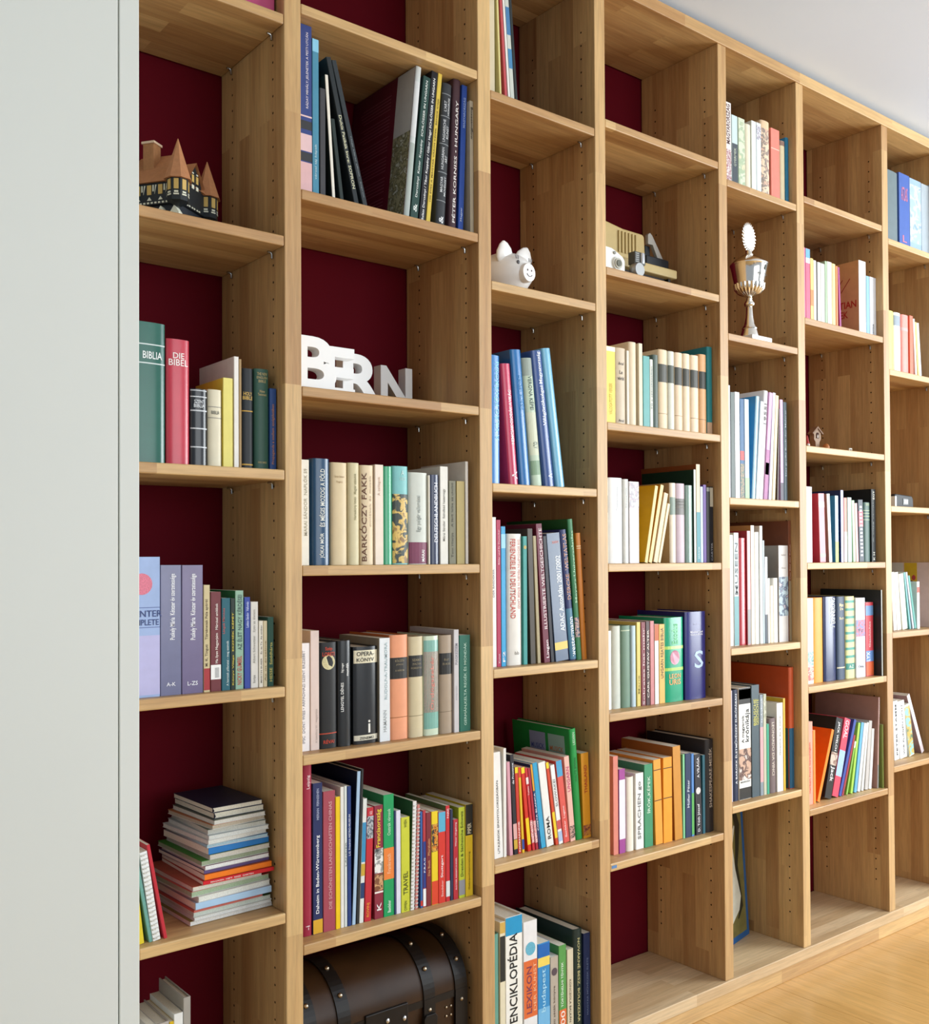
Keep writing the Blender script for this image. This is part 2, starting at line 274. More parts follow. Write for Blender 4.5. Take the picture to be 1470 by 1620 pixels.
BOOKS=[
('1.1',0.7817,0.1016,0.1976,0.0,0.03,0.146,'f','c0507a','wide magenta box file',{}),
('1.3',0.6135,0.0629,0.2391,0.0,0.03,0.177,'h','1f5e50','tallest green bible with silver lettering',{'bn': [(0.838,0.847,'c8d4d2'),(0.705,0.714,'c8d4d2')],'tx': [('BIBLIA','h',0.741,0.793,'e8eeee',0.55,0.13)],'g': 1}),
('1.3',0.6786,0.041,0.2166,0.0,0.03,0.16,'h','c23a4c','red bible with white capital letters',{'tx': [('DIE','h',0.846,0.892,'f6e8e6',0.5,0),('BIBEL','h',0.789,0.84,'f6e8e6',0.85,0)],'g': 1}),
('1.3',0.7213,0.0309,0.1349,0.0,0.03,0.11,'h','23262b','black bible with silver rules',{'bn': [(0.974,0.986,'c8ccd0'),(0.892,0.906,'c8ccd0'),(0.711,0.728,'c8ccd0'),(0.48,0.496,'c8ccd0'),(0.24,0.256,'c8ccd0')],'tx': [('SZENT','h',0.813,0.858,'dfe3e6',0.62,0),('BIBLIA','h',0.76,0.805,'dfe3e6',0.66,0)],'g': 1}),
('1.3',0.7534,0.026,0.1367,0.0,0.03,0.11,'h','ddd5bb','cream hardback with two thin grey rules',{'bn': [(0.771,0.781,'8d8a80'),(0.629,0.639,'8d8a80')],'tx': [('BIBLIA','h',0.681,0.726,'6b6a60',0.6,0)]}),
('1.3',0.7808,0.0184,0.1597,0.0,0.03,0.118,'p','e8dc7c','pale yellow paperback',{'sd': 'e6cf4c'}),
('1.3',0.8016,0.009,0.1998,0.0,0.03,0.148,'p','efebe4','thin tall white card folder',{'sd': 'd9d2c9'}),
('1.3',0.8113,0.0048,0.1962,0.0,0.03,0.145,'p','a98d62','thin worn brown booklet',{}),
('1.3',0.8173,0.0223,0.1812,0.0,0.03,0.134,'h','22262a','black leather bible with gold lettering',{'bn': [(0.57,0.581,'c39a3e'),(0.037,0.051,'c39a3e')],'tx': [('HOLY','h',0.729,0.766,'d8b35a',0.75,0),('BIBLE','h',0.688,0.723,'d8b35a',0.85,0)]}),
('1.3',0.8423,0.0291,0.1834,0.0,0.03,0.136,'h','35594b','dark green cloth bible',{'tx': [('THE NEW','h',0.935,0.964,'b8a873',0.7,0),('ENGLISH','h',0.901,0.926,'b8a873',0.72,0),('BIBLE','h',0.864,0.891,'b8a873',0.5,0),('New','h',0.764,0.791,'b8a873',0.35,0),('Testament','h',0.733,0.758,'b8a873',0.6,0),('OXFORD CAMBRIDGE','h',0.063,0.082,'b8a873',0.6,0)]}),
('1.3',0.8719,0.0133,0.15,0.0,0.03,0.111,'p','274a86','slim blue booklet with copper lettering',{'tx': [('Propaganda a szellem szolgálatában','u',0.075,0.807,'b97f63',0.45,0)]}),
('1.4',0.5997,0.0624,0.2346,0.0,0.021,0.174,'p','9fb4dc','lilac paperback with pink flower emblem',{'bn': [(0.636,0.641,'5b6aa0'),(0.495,0.5,'5b6aa0'),(0.017,0.44,'b9b6dd')],'tx': [('CENTER','h',0.572,0.619,'3c4a7c',0.92,0.1),('COMPLETE','h',0.512,0.555,'3c4a7c',0.95,0)],'disc': (0.68,0.806,'e27f94')}),
('1.4',0.663,0.0364,0.2205,0.0,0.021,0.163,'p','6f7090','grey violet history volume lettered A-K',{'tx': [('Puskely Mária  Kétezer év szerzetessége','u',0.426,0.934,'f0f0f4',0.3,0.1),('A-K','h',0.071,0.1,'e6e6ee',0.45,0)],'g': 1}),
('1.4',0.7007,0.0377,0.2202,0.0,0.021,0.163,'p','6f6488','grey violet history volume lettered L-ZS',{'tx': [('Puskely Mária  Kétezer év szerzetessége','u',0.417,0.933,'f0f0f4',0.3,0.05),('L-ZS','h',0.064,0.096,'e6e6ee',0.5,0)],'g': 1}),
('1.4',0.7398,0.0115,0.1856,0.0,0.021,0.137,'p','cdbd92','beige paperback with red lower third',{'bn': [(0.018,0.221,'a8383c')],'tx': [('M. K. Tinguti    Történetek Pele apóról','u',0.24,0.865,'5a4a3a',0.5,0)]}),
('1.4',0.7527,0.0191,0.1733,0.0,0.021,0.128,'p','71353a','brown paperback with white barcode sticker',{'bn': [(0.12,0.266,'f0f0ec')],'tx': [('Ma ilyen Magyarjaim   Márciusi emlékek','u',0.281,0.884,'eadfd6',0.32,0.1),('||||||||','u',0.14,0.234,'333333',0.4,0.1)]}),
('1.4',0.7733,0.0159,0.1619,0.0,0.021,0.12,'p','25606e','teal paperback with faded red lettering',{'tx': [('Lángok Márciusa','u',0.614,0.892,'b05a55',0.35,-0.25),('A korszak pillanatai - meg eszmék','u',0.048,0.538,'c9d5d2',0.35,0.2)]}),
('1.4',0.7901,0.0083,0.1612,0.0,0.021,0.119,'p','26332c','narrow black green paperback with yellow lettering',{'tx': [('Könyv Világa  ESZMÉK KÉPÉT','u',0.05,0.842,'d8c243',0.55,0)]}),
('1.4',0.799,0.0155,0.1745,0.0,0.021,0.129,'p','8fb29c','sage green paperback with big grey title',{'tx': [('AZ ÉLET NAGY KÉRDÉSEI','u',0.396,0.957,'4a5d5a',0.62,0),('NICKY GUMBEL','u',0.045,0.336,'b8483e',0.55,0)],'sd': '2f7a4a'}),
('1.4',0.8163,0.0112,0.1624,0.0,0.021,0.12,'p','34479a','royal blue paperback',{'tx': [('Lukács Sándor  Vallomás','u',0.667,0.949,'c9d2ee',0.45,0)]}),
('1.4',0.8287,0.0143,0.1537,0.0,0.021,0.114,'p','d9d5cd','off white paperback with faint title',{'tx': [('Albert Schweitzer   Ilyen az életem','u',0.284,0.909,'9a958c',0.4,0),('Európa','u',0.057,0.148,'8a857c',0.4,0)]}),
('1.4',0.8446,0.0083,0.119,0.0,0.021,0.11,'p','e6dfcf','narrow ivory paperback',{'tx': [('MARTIN BUBER    Én és Te  Az ember','u',0.065,0.934,'5b564e',0.4,0)]}),
('1.4',0.8535,0.0077,0.1187,0.0,0.021,0.11,'p','d6c8a4','narrow sand coloured paperback',{'tx': [('Az út értelme','u',0.083,0.697,'8c7c5a',0.4,0)]}),
('1.4',0.8622,0.0118,0.1251,0.0,0.021,0.11,'p','245244','short dark green paperback',{'tx': [('HESSE  Sziddhárta','u',0.071,0.635,'c9c06a',0.45,0)]}),
('1.5',0.6217,0.0129,0.1327,-6.58,0.02,0.11,'p','e0c934','yellow booklet',{}),
('1.5',0.6429,0.0059,0.1454,-9.8,0.02,0.11,'p','6fa79c','thin teal booklet',{}),
('1.5',0.6494,0.013,0.1526,-8.72,0.02,0.113,'s','eeeeec','white spiral bound calendar',{}),
('1.5',0.6684,0.0057,0.1646,-10.56,0.02,0.122,'p','c02f3c','leaning red notebook',{}),
('2.1',0.9355,0.0256,0.323,0.0,0.03,0.215,'p','3b4a86','blue and pink photo album with white title',{'bn': [(0.46,0.469,'e6c8c8'),(0.387,0.438,'3a3c40'),(0.26,0.36,'e3c3c6'),(0.202,0.253,'3a3c40'),(0.003,0.195,'dfb6b8')],'tx': [('RÁDAY MIHÁLY: JELENETEK A PESTI UTCÁN','u',0.512,0.957,'d9d3df',0.3,0.1)]}),
('2.1',0.9621,0.0138,0.3027,0.0,0.0297,0.215,'p','4f8faa','slim light blue magazine',{'bn': [(0.919,0.998,'8ccbe8')],'tx': [('városi táj képek','u',0.116,0.339,'bcd6dd',0.4,0)]}),
('2.1',0.9785,0.0117,0.2129,0.0,0.0295,0.158,'p','46464a','short dark brown picture book',{}),
('2.1',1.0053,0.0066,0.2418,-3.77,0.0292,0.179,'p','ebe6d8','leaning white booklet',{'sd': '2b3330'}),
('2.1',1.0231,0.0082,0.1614,-7.56,0.0289,0.119,'p','2b3634','low black picture booklet',{}),
('2.1',1.0554,0.0106,0.2829,-13.05,0.0285,0.209,'p','2a3033','black book with silver script,leaning left',{'tx': [('Dulcis Patikák Imre: SOPRON','d',0.126,0.617,'d8d6b4',0.6,0)]}),
('2.1',1.0756,0.0104,0.2821,-14.79,0.0283,0.209,'p','31373b','second black book leaning left',{'tx': [('Nagy képes album - Sopron','d',0.084,0.494,'8f989c',0.3,0)]}),
('2.1',1.1691,0.0133,0.3223,5.85,0.027,0.235,'h','c9cfcd','wide pale album with reed photograph',{'bn': [(0.541,0.9,'d4d6d6'),(0.018,0.499,'aab3ad')],'sd': '5c1626','sp': 1}),
('2.1',1.184,0.0184,0.3071,6.7,0.0269,0.215,'p','2a4842','dark green album with white italic title',{'tx': [('Dercsényi  Kaiser  Koppány  SCHLÖSSER IN UNGARN','u',0.166,0.972,'dfe5e0',0.42,0),('&','u',0.066,0.122,'dfe5e0',0.5,0)]}),
('2.1',1.2055,0.0158,0.3232,6.23,0.0266,0.215,'p','23242a','black album with white italic title',{'tx': [('Balázs Dercsényi / Tibor Koppány / Gábor Hegyi SCHLÖSSER IN UNGARN','u',0.022,0.955,'f0f0ee',0.5,0)]}),
('2.1',1.2234,0.0102,0.3237,5.97,0.0264,0.215,'p','d8bc4e','thin mustard yellow album',{'tx': [('100 ÉVES A MAGYAR VÁROS KÉPEK  BENDE IDEJE','u',0.154,0.831,'6a5420',0.5,0)]}),
('2.1',1.2486,0.0242,0.3071,3.93,0.0261,0.215,'h','35383c','thick black art book in four segments',{'bn': [(0.922,0.927,'8b8f92'),(0.767,0.773,'8b8f92'),(0.575,0.581,'8b8f92'),(0.379,0.385,'8b8f92'),(0.184,0.189,'8b8f92')],'tx': [("L'ART",'u',0.804,0.877,'d2d4d6',0.25,-0.15),('HONGROIS','u',0.782,0.902,'d2d4d6',0.2,0.2),('UNGARISCHE','u',0.592,0.748,'d2d4d6',0.25,-0.15),('KUNST','u',0.62,0.709,'d2d4d6',0.25,0.2),('HUNGARIAN','u',0.402,0.553,'d2d4d6',0.25,-0.15),('ART','u',0.452,0.502,'d2d4d6',0.25,0.2),('MAGYAR','u',0.245,0.352,'d2d4d6',0.25,-0.15),('MÜVÉSZET','u',0.223,0.357,'d2d4d6',0.25,0.2),('&','u',0.033,0.083,'eeeeee',0.45,0)]}),
('2.1',1.2822,0.0197,0.3225,2.65,0.0257,0.215,'h','4a3138','maroon album with wide white capitals',{'tx': [('PÉTER KORNISS • HUNGARY','u',0.056,0.86,'ece6e2',0.45,0)]}),
('2.1',1.3059,0.0136,0.3158,2.38,0.0255,0.215,'p','2b4ea2','bright blue album',{'tx': [('MAGYARORSZÁG','u',0.712,0.916,'a9bde8',0.5,0),('Magyar','u',0.079,0.172,'c5d2ee',0.4,0)]}),
('2.1',1.3317,0.0095,0.2826,0.0,0.016,0.209,'p','b8ab93','beige folder with black script',{'tx': [('Boxesandflow','d',0.71,0.952,'33302c',0.6,0)]}),
('2.3',0.9223,0.0277,0.1969,0.0,0.0252,0.146,'p','ece7d8','white hardback at left post',{'tx': [('MARAI SÁNDOR  NAPLÓK 59','u',0.28,0.915,'b0a890',0.3,0.2)]}),
('2.3',0.959,0.0363,0.201,0.0,0.0246,0.149,'h','24496a','blue hardback with white serif title',{'tx': [('JÓKAI MÓR','u',0.067,0.301,'e2e4dc',0.34,0),('ÉS MÉGIS MOZOG A FÖLD','u',0.361,0.903,'e2e4dc',0.34,0)],'g': 1}),
('2.3',0.998,0.0357,0.1955,0.0,0.024,0.145,'h','d8c49d','wrinkled tan jacketed hardback',{'tx': [('Ivan Istvan','h',0.852,0.876,'b59b74',0.6,0),('Regény','h',0.798,0.822,'b59b74',0.4,0)]}),
('2.3',1.0356,0.0248,0.1968,0.0,0.0235,0.146,'h','d2c69f','beige hardback with small olive title',{'tx': [('Nemeskürty István   Magyar századok','u',0.44,0.895,'8c8357',0.3,0.1)]}),
('2.3',1.0633,0.0304,0.1937,0.0,0.0232,0.143,'h','e0cba8','cream hardback with tall brown capitals',{'tx': [('BARKÓCZY FAKK','u',0.035,0.926,'6b4630',0.42,-0.3),('emlékek és mesék','u',0.381,0.9,'b89f7c',0.15,0.2)]}),
('2.3',1.0951,0.0193,0.1962,0.0,0.0228,0.145,'p','efe0cf','narrow peach coloured book',{'tx': [('A csillagok','u',0.69,0.879,'c8a890',0.35,0)]}),
('2.3',1.1154,0.0203,0.1939,0.0,0.0225,0.143,'h','3fa276','glossy emerald green book',{'g': 1}),
('2.3',1.1372,0.0377,0.196,0.0,0.0222,0.145,'h','7fc0bf','jacketed book with turquoise sky and ruins picture',{'bn': [(0.013,0.715,'pic:2d3830,d6b35a,86642e,25')],'tx': [('A','h',0.907,0.96,'c3e0dd',0.2,0.1),('VÁROS','h',0.855,0.899,'b8dcd8',0.4,0.1)]}),
('2.3',1.1762,0.0464,0.1853,0.0,0.0217,0.137,'h','ccd0c6','stout pale grey book with plum base',{'bn': [(0.008,0.241,'7c3a55')],'tx': [('Egy polgár vallomásai','u',0.353,0.746,'8e938c',0.25,0),('MÁRAI','u',0.032,0.157,'f0ece8',0.2,0.2)]}),
('2.3',1.223,0.0039,0.1812,0.0,0.0212,0.134,'p','e2dccb','very thin cream booklet',{}),
('2.3',1.2278,0.0231,0.1828,0.0,0.0211,0.135,'h','343c58','navy book in glossy crinkled jacket',{'tx': [('DEUTSCHLANDBUCH','u',0.247,0.91,'e4e6ee',0.4,0.1)],'g': 1}),
('2.3',1.2524,0.0203,0.2008,0.0,0.0208,0.149,'p','e5e2d8','tall white book with grey title',{'tx': [('Márai Sándor  Szindbád hazamegy','u',0.235,0.771,'77736a',0.35,0)]}),
('2.3',1.2752,0.0179,0.1723,0.0,0.0206,0.128,'p','7d7a64','drab grey green book',{'tx': [('Tom Hierys    A férfi lelke az utolsó','u',0.079,0.977,'4f4d40',0.35,0)]}),
('2.3',1.2948,0.0209,0.1724,0.0,0.0203,0.128,'p','b3a065','olive gold book',{}),
('2.3',1.3182,0.0073,0.2145,0.0,0.0201,0.159,'p','e4ddd2','tall thin white folder at right end',{}),
('2.4',0.9275,0.0287,0.2016,0.0,0.0354,0.149,'p','efeaea','white book with grey vertical title',{'tx': [('IPSC  DÖNT WIES • ARPÁDHÁZI SZENT ERZSÉBET','u',0.072,0.934,'8f8a8e',0.28,0)]}),
('2.4',0.9567,0.0185,0.2239,0.0,0.0337,0.166,'p','ddc9c0','tall pinkish white book',{'tx': [('A katolikus hit - magyarázat','u',0.058,0.345,'b8a79e',0.3,0.2)]}),
('2.4',0.9758,0.0396,0.2006,0.0,0.0327,0.148,'h','1f1f20','black jacketed book with red rules and title',{'bn': [(0.136,0.146,'b5442e')],'tx': [('Szép','h',0.916,0.957,'c8442c',0.4,0),('LORETI','h',0.87,0.907,'c8442c',0.68,0),('RÉVAI','h',0.046,0.087,'c8442c',0.6,0)],'disc': (0.5,0.812,'d9cf9f')}),
('2.4',1.0159,0.0291,0.202,0.0,0.0304,0.149,'h','26282a','worn black jacketed book with white block title',{'tx': [('LENGYEL DÉNES','u',0.33,0.605,'eeeeea',0.24,-0.25),('Régi magyar','u',0.7,0.79,'eeeeea',0.2,-0.2),('mondák','u',0.666,0.79,'eeeeea',0.2,0.15)],'g': 1}),
('2.4',1.0503,0.0549,0.1881,0.0,0.0286,0.139,'h','27292c','thick black opera book with cream labels',{'bn': [(0.831,0.964,'e2d9bb'),(0.037,0.091,'ddd6c0')],'tx': [('OPERA-','h',0.905,0.95,'3a3a36',0.72,-0.04),('KÖNYV','h',0.846,0.893,'3a3a36',0.72,-0.04),('ZENEMÜ','h',0.046,0.079,'3a3a36',0.6,0),('i','h',0.111,0.242,'e4e2da',0.1,0.1)],'g': 1}),
('2.4',1.1057,0.0247,0.2027,0.0,0.0257,0.15,'p','e2e6e8','white book with pale italic title',{'tx': [('RUDOLF-A-TRAUMORA','u',0.404,0.957,'a3b6b8',0.26,0.1),('HAMANN','u',0.09,0.3,'a3a8a8',0.3,0)],'sd': '8f8878'}),
('2.4',1.1309,0.0437,0.2073,0.0,0.0244,0.153,'h','e59a72','orange hardback with black label',{'bn': [(0.58,0.783,'24221f'),(0.208,0.216,'a8683f')],'tx': [('KÖLCSÖN','h',0.741,0.769,'8d8064',0.5,0),('JÓKAI','h',0.706,0.728,'8d8064',0.4,0),('A HÁROM','h',0.651,0.673,'8d8064',0.5,0)],'sd': 'b5632f'}),
('2.4',1.1751,0.0353,0.202,0.0,0.0221,0.15,'h','cbbc98','cream hardback with wide black label',{'bn': [(0.6,0.813,'24221f'),(0.21,0.217,'8f8262')],'tx': [('SZABÓ','h',0.757,0.786,'8d8064',0.6,0),('ZOLTÁN','h',0.719,0.743,'8d8064',0.6,0),('FORDITÁS','h',0.679,0.701,'8d8064',0.75,0)]}),
('2.4',1.2109,0.0375,0.2014,0.0,0.0204,0.149,'h','cbd8be','pale green jacketed book with pink band',{'bn': [(0.066,0.957,'7fb0a2'),(0.231,0.842,'efd6c8')],'tx': [('Ördögszekér','u',0.253,0.799,'d88a7c',0.35,0)],'g': 1}),
('2.4',1.2488,0.0337,0.2013,0.0,0.0186,0.149,'h','a3907a','taupe hardback with small black label',{'bn': [(0.602,0.817,'24221f'),(0.219,0.225,'75654f')],'tx': [('ÉLET','h',0.742,0.766,'8d8064',0.4,0),('ÉS IROD.','h',0.698,0.723,'8d8064',0.6,0)]}),
('2.4',1.283,0.013,0.2116,0.0,0.0169,0.157,'p','c9c4c4','tall thin grey white book',{'tx': [('PIAGKEZSEM','u',0.658,0.866,'8b8790',0.5,0),('finding books','u',0.311,0.45,'a5a1a8',0.3,0)]}),
('2.4',1.297,0.0285,0.1993,0.0,0.0163,0.147,'p','1c6350','deep green book of legends',{'tx': [('GERMÁN,KELTA REGÉK ÉS MONDÁK','u',0.062,0.923,'a9c9b6',0.32,0)]}),
('2.5',0.9414,0.0203,0.3242,0.0,0.037,0.215,'h','9c2740','tallest crimson city guide',{'tx': [('Leipzig','u',0.844,0.923,'e8d0d4',0.4,0.1),('-i','u',0.035,0.06,'e8d0d4',0.4,0)]}),
('2.5',0.9623,0.0206,0.2823,0.0,0.0362,0.209,'p','26305e','navy guide with bold white title',{'bn': [(0.002,0.094,'dba832')],'tx': [('Daheim in Baden-Württemberg','u',0.134,0.652,'eef0f2',0.42,0),('MERIAN  FERNSEHEN','u',0.755,0.962,'aab2cc',0.25,0)]}),
('2.5',0.9839,0.0261,0.264,0.0,0.0352,0.195,'p','a64a58','dusty red book of landscapes',{'tx': [('DIE SCHÖNSTEN LANDSCHAFTEN CHINAS','u',0.156,0.925,'d4a3a6',0.32,0.05)]}),
('2.5',1.0105,0.0098,0.2504,0.0,0.0341,0.185,'p','f0c91c','slim bright yellow book',{}),
('2.5',1.0209,0.0076,0.2678,0.0,0.0337,0.198,'p','e8e6df','thin white book next to yellow one',{}),
('2.5',1.0294,0.0057,0.2686,0.0,0.0334,0.199,'p','d9e0dd','very thin white brochure',{'tx': [('LÄNDER','u',0.43,0.601,'5f6f6d',0.5,0)]}),
('2.5',1.0361,0.0081,0.2673,0.0,0.0331,0.198,'p','27407c','narrow dark blue book',{'tx': [('L.G. Friedrich METRO-MUSEUM','u',0.502,0.798,'d0d6e4',0.5,0)]}),
('2.5',1.0455,0.0077,0.2928,2.51,0.0327,0.215,'p','a8c4de','tall thin light blue folder',{'sd': '16243c'}),
('2.5',1.0546,0.0054,0.2963,2.5,0.0323,0.215,'p','2c2e30','tall thin black folder',{}),
('2.5',1.0613,0.0093,0.2381,2.31,0.0321,0.176,'p','e0e2dc','white and blue slim guide',{'bn': [(0.488,0.808,'3b8fbc'),(0.377,0.474,'c8a33c'),(0.196,0.321,'28406c')]}),
('2.5',1.0728,0.0152,0.2191,1.89,0.0317,0.162,'p','c22c38','red guide with small photograph',{'bn': [(0.726,0.924,'pic:47525e,b8bcc0,22282e,60')],'tx': [('BÁZEL','u',0.939,0.97,'f0c8c8',0.5,0),('ROVINJ','u',0.039,0.161,'e9a23c',0.5,0)]}),
('2.5',1.0957,0.0204,0.2206,0.0,0.0309,0.163,'p','8c2f40','maroon guide with yellow title panel',{'bn': [(0.401,0.619,'pic:e9e6e0,8f8f8c,3f4244,30'),(0.248,0.393,'pic:7a4a2c,c99a6a,3c2418,40'),(0.225,0.24,'efe8e0')],'tx': [('Franciaország','u',0.63,0.966,'e8d23c',0.62,0),('K','u',0.072,0.141,'f0e8e6',0.5,0)]}),
('2.5',1.1166,0.0246,0.2387,0.0,0.03,0.177,'p','1f9c5c','green guide with orange panel',{'bn': [(0.303,0.561,'e8823c')],'tx': [('Osztrák városok','u',0.663,0.883,'b8e0c2',0.3,0),('Frankreich','u',0.35,0.511,'f0c09a',0.35,0),('Baedeker','u',0.031,0.13,'d8eee0',0.3,0)],'sd': '1d8048'}),
('2.5',1.1416,0.0033,0.2041,0.0,0.029,0.151,'p','35406c','very thin blue leaflet',{}),
('2.5',1.1457,0.0107,0.2038,0.0,0.0288,0.151,'p','dcdbea','slim lilac white book',{}),
('2.5',1.1573,0.0208,0.1881,0.0,0.0284,0.139,'p','c9cc3c','lime yellow guide with black stamp',{'tx': [('WIEN','u',0.89,0.973,'5f6420',0.3,0),('TRAVEL','u',0.182,0.425,'4f5420',0.5,0),('OFFEN','u',0.014,0.115,'5f6420',0.3,0)]}),
('2.5',1.1788,0.0092,0.2165,1.86,0.0276,0.16,'s','e8e4e0','white spiral bound guide',{'sd': '2a5a34'}),
('2.5',1.1895,0.0068,0.2084,1.81,0.0272,0.154,'s','c98078','pink spiral bound guide',{}),
('2.5',1.2029,0.0057,0.1933,0.0,0.0268,0.143,'p','3464a4','slim blue guide with red foot',{'bn': [(0.02,0.074,'c8362c')]}),
('2.5',1.2091,0.0075,0.1949,0.0,0.0265,0.144,'p','b23a44','slim red and blue city guide',{'bn': [(0.197,0.677,'2c3c84'),(0.011,0.189,'ececec')],'tx': [('P.R.A.G','u',0.357,0.508,'f0f0f4',0.5,0)]}),
('2.5',1.2172,0.0125,0.1888,0.0,0.0262,0.14,'p','7c2c34','slim maroon guide',{'tx': [('Das Buch    Pforzheim','u',0.322,0.718,'d8a46a',0.4,0)]}),
('2.5',1.2303,0.0161,0.189,0.0,0.0257,0.14,'p','e8cb28','yellow guide with black photo band',{'bn': [(0.567,0.863,'pic:2a2622,d8a33c,8a3c20,50'),(0.003,0.252,'d8462c')],'tx': [('France','u',0.604,0.845,'e0862c',0.6,0)]}),
('2.5',1.2472,0.018,0.1855,0.0,0.0251,0.137,'p','d2382e','red guide with sky blue photo top',{'bn': [(0.779,0.996,'5aaccc')],'tx': [('Stuttgart','u',0.277,0.523,'f4e6e4',0.42,0),('Baedeker','u',0.069,0.248,'f0b8b0',0.3,0)]}),
('2.5',1.2656,0.0102,0.1958,0.0,0.0244,0.145,'p','c42c34','narrow red guide with barcode',{'bn': [(0.05,0.212,'d8dcdc')],'tx': [('PARIS','u',0.869,0.968,'f0d0d0',0.5,0)],'sd': '5f7a4c'}),
('2.5',1.2768,0.0071,0.1868,0.0,0.024,0.138,'p','2c3450','thin navy guide',{}),
('2.5',1.2846,0.0125,0.1645,0.0,0.0238,0.122,'p','b82e3a','short red guide with white script',{'tx': [('Wiener Umgebung','u',0.66,0.961,'f0d8d8',0.4,0),('ROTER REISEFÜHRER','u',0.122,0.52,'f0d8d8',0.3,0)]}),
('2.5',1.2982,0.0163,0.1872,0.0,0.0233,0.139,'p','b9c438','lime green regional guide',{'bn': [(0.031,0.196,'8f8f94')],'tx': [('Dresden & Sächsische Schweiz','u',0.234,0.956,'4f5a1c',0.4,0)]}),
('2.5',1.3158,0.0192,0.1905,0.0,0.0227,0.141,'p','e2c02c','yellow guide with black top',{'bn': [(0.662,0.998,'2a2a26')],'tx': [('PIPER','u',0.681,0.794,'e8e0c0',0.5,0),('Gebrauchsanweisung','u',0.071,0.484,'8a7418',0.3,0)]}),
('3.0',1.3963,0.0166,0.3334,0.0,0.03,0.215,'p','d2c6a8','thick cream magazine at left post',{}),
('3.0',1.427,0.0058,0.3369,-2.22,0.03,0.215,'p','d9d08e','thin pale yellow magazine',{}),
('3.0',1.4421,0.007,0.3406,-3.72,0.03,0.215,'p','c2545a','thin red magazine',{}),
('3.0',1.452,0.0059,0.341,-4.11,0.03,0.215,'p','ecebe6','thin white magazine',{}),
('3.0',1.4589,0.0116,0.3406,-4.21,0.03,0.215,'p','c9cdc4','printed pale magazine with blue patches',{'bn': [(0.447,0.625,'4a7cab'),(0.233,0.358,'4a86b4')]}),
('3.0',1.4724,0.0078,0.341,-4.43,0.03,0.215,'p','2c3234','thin black magazine',{}),
('3.2',1.3843,0.0398,0.2789,0.0,0.03,0.206,'h','3c80c4','sky blue book with pale blue capitals',{'tx': [('A VILÁG FŐVÁROSAI','u',0.341,0.951,'8ad4f2',0.4,0.22)],'g': 1}),
('3.2',1.4497,0.0268,0.2646,-5.0,0.03,0.196,'h','c23458','crimson book with white capitals',{'tx': [('NEMCSAK CSODÁK A VILÁG','u',0.337,0.781,'f2e8ea',0.42,0.1),('A','u',0.047,0.11,'f2e8ea',0.6,0.1)],'g': 1}),
('3.2',1.482,0.0309,0.2988,-5.31,0.03,0.215,'h','1f6cac','tall glossy blue book',{'tx': [('Szent István','u',0.555,0.814,'4f96cc',0.3,0.1)],'g': 1,'sd': '1f4f80'}),
('3.2',1.5176,0.0297,0.2844,-6.03,0.03,0.21,'h','b8c8b0','book with pale green mosaic cover',{'bn': [(0.861,0.998,'8f9a90'),(0.242,0.577,'c6cab0'),(0.087,0.199,'7f9a7c')],'tx': [('VERONA KÉPEI','d',0.594,0.861,'42544c',0.45,0.1),('OLV','d',0.293,0.345,'42544c',0.45,0.1)]}),
('3.2',1.554,0.0318,0.3052,-7.24,0.03,0.215,'h','34508c','dark blue book with white brush lettering',{'tx': [('Magyarország','u',0.757,0.99,'e8eef8',0.4,0.1),('Világörökségei','u',0.45,0.741,'e8eef8',0.4,0.1),('A','u',0.062,0.094,'e8eef8',0.4,0.1)],'g': 1}),
('3.2',1.5908,0.0271,0.3147,-8.0,0.03,0.215,'h','74b4d2','pale turquoise book leaning at right',{'g': 1}),
('3.3',1.3986,0.0167,0.3234,0.0,0.0372,0.215,'p','ebe8e8','thin white book at left post',{'tx': [('DER BAEDEKER','u',0.465,0.652,'8c8c8c',0.3,0)]}),
('3.3',1.4157,0.0119,0.3177,0.0,0.0365,0.215,'p','b02e54','slim raspberry red book',{'tx': [('Bilder und ihr Deutscher','u',0.695,0.935,'e8bcc8',0.35,0),('Kunst','u',0.025,0.089,'e8bcc8',0.4,0)]}),
('3.3',1.4281,0.0127,0.3037,0.0,0.0359,0.215,'p','3ca4d8','slim cyan book',{'bn': [(0.844,0.945,'9cd4ee')],'tx': [('F2','u',0.032,0.107,'eef4f8',0.5,0)],'g': 1}),
('3.3',1.4465,0.0424,0.2881,0.0,0.0352,0.213,'h','e2ddd4','thick white book with red capitals',{'tx': [('FERIENZIELE IN DEUTSCHLAND','d',0.356,0.961,'c8584c',0.33,-0.15),('DIE SCHÖNSTEN FERIEN IN EINEM LAND','d',0.427,0.956,'c87c70',0.18,0.28),('bb','h',0.08,0.106,'9a958c',0.3,0.1)]}),
('3.3',1.4895,0.0117,0.2829,0.0,0.0334,0.209,'p','3f9a94','teal book behind white one',{'disc': (0.4,0.914,'c9b060')}),
('3.3',1.51,0.0151,0.3001,-1.57,0.0327,0.2,'p','4a4238','dark brown worn atlas',{}),
('3.3',1.5302,0.0095,0.2841,-2.51,0.0319,0.21,'p','a89a74','tattered tan paperback atlas',{}),
('3.3',1.5493,0.0179,0.3116,-4.34,0.0311,0.215,'p','70283c','maroon world history book',{'tx': [('ILLUSTRIERTE WELTGESCHICHTE','u',0.242,0.968,'e4d4d4',0.5,0.1),('Lingen','u',0.033,0.162,'f0e6e6',0.55,0.2)]}),
('3.3',1.5692,0.0102,0.2843,-4.64,0.0303,0.21,'p','24242c','thin black atlas',{}),
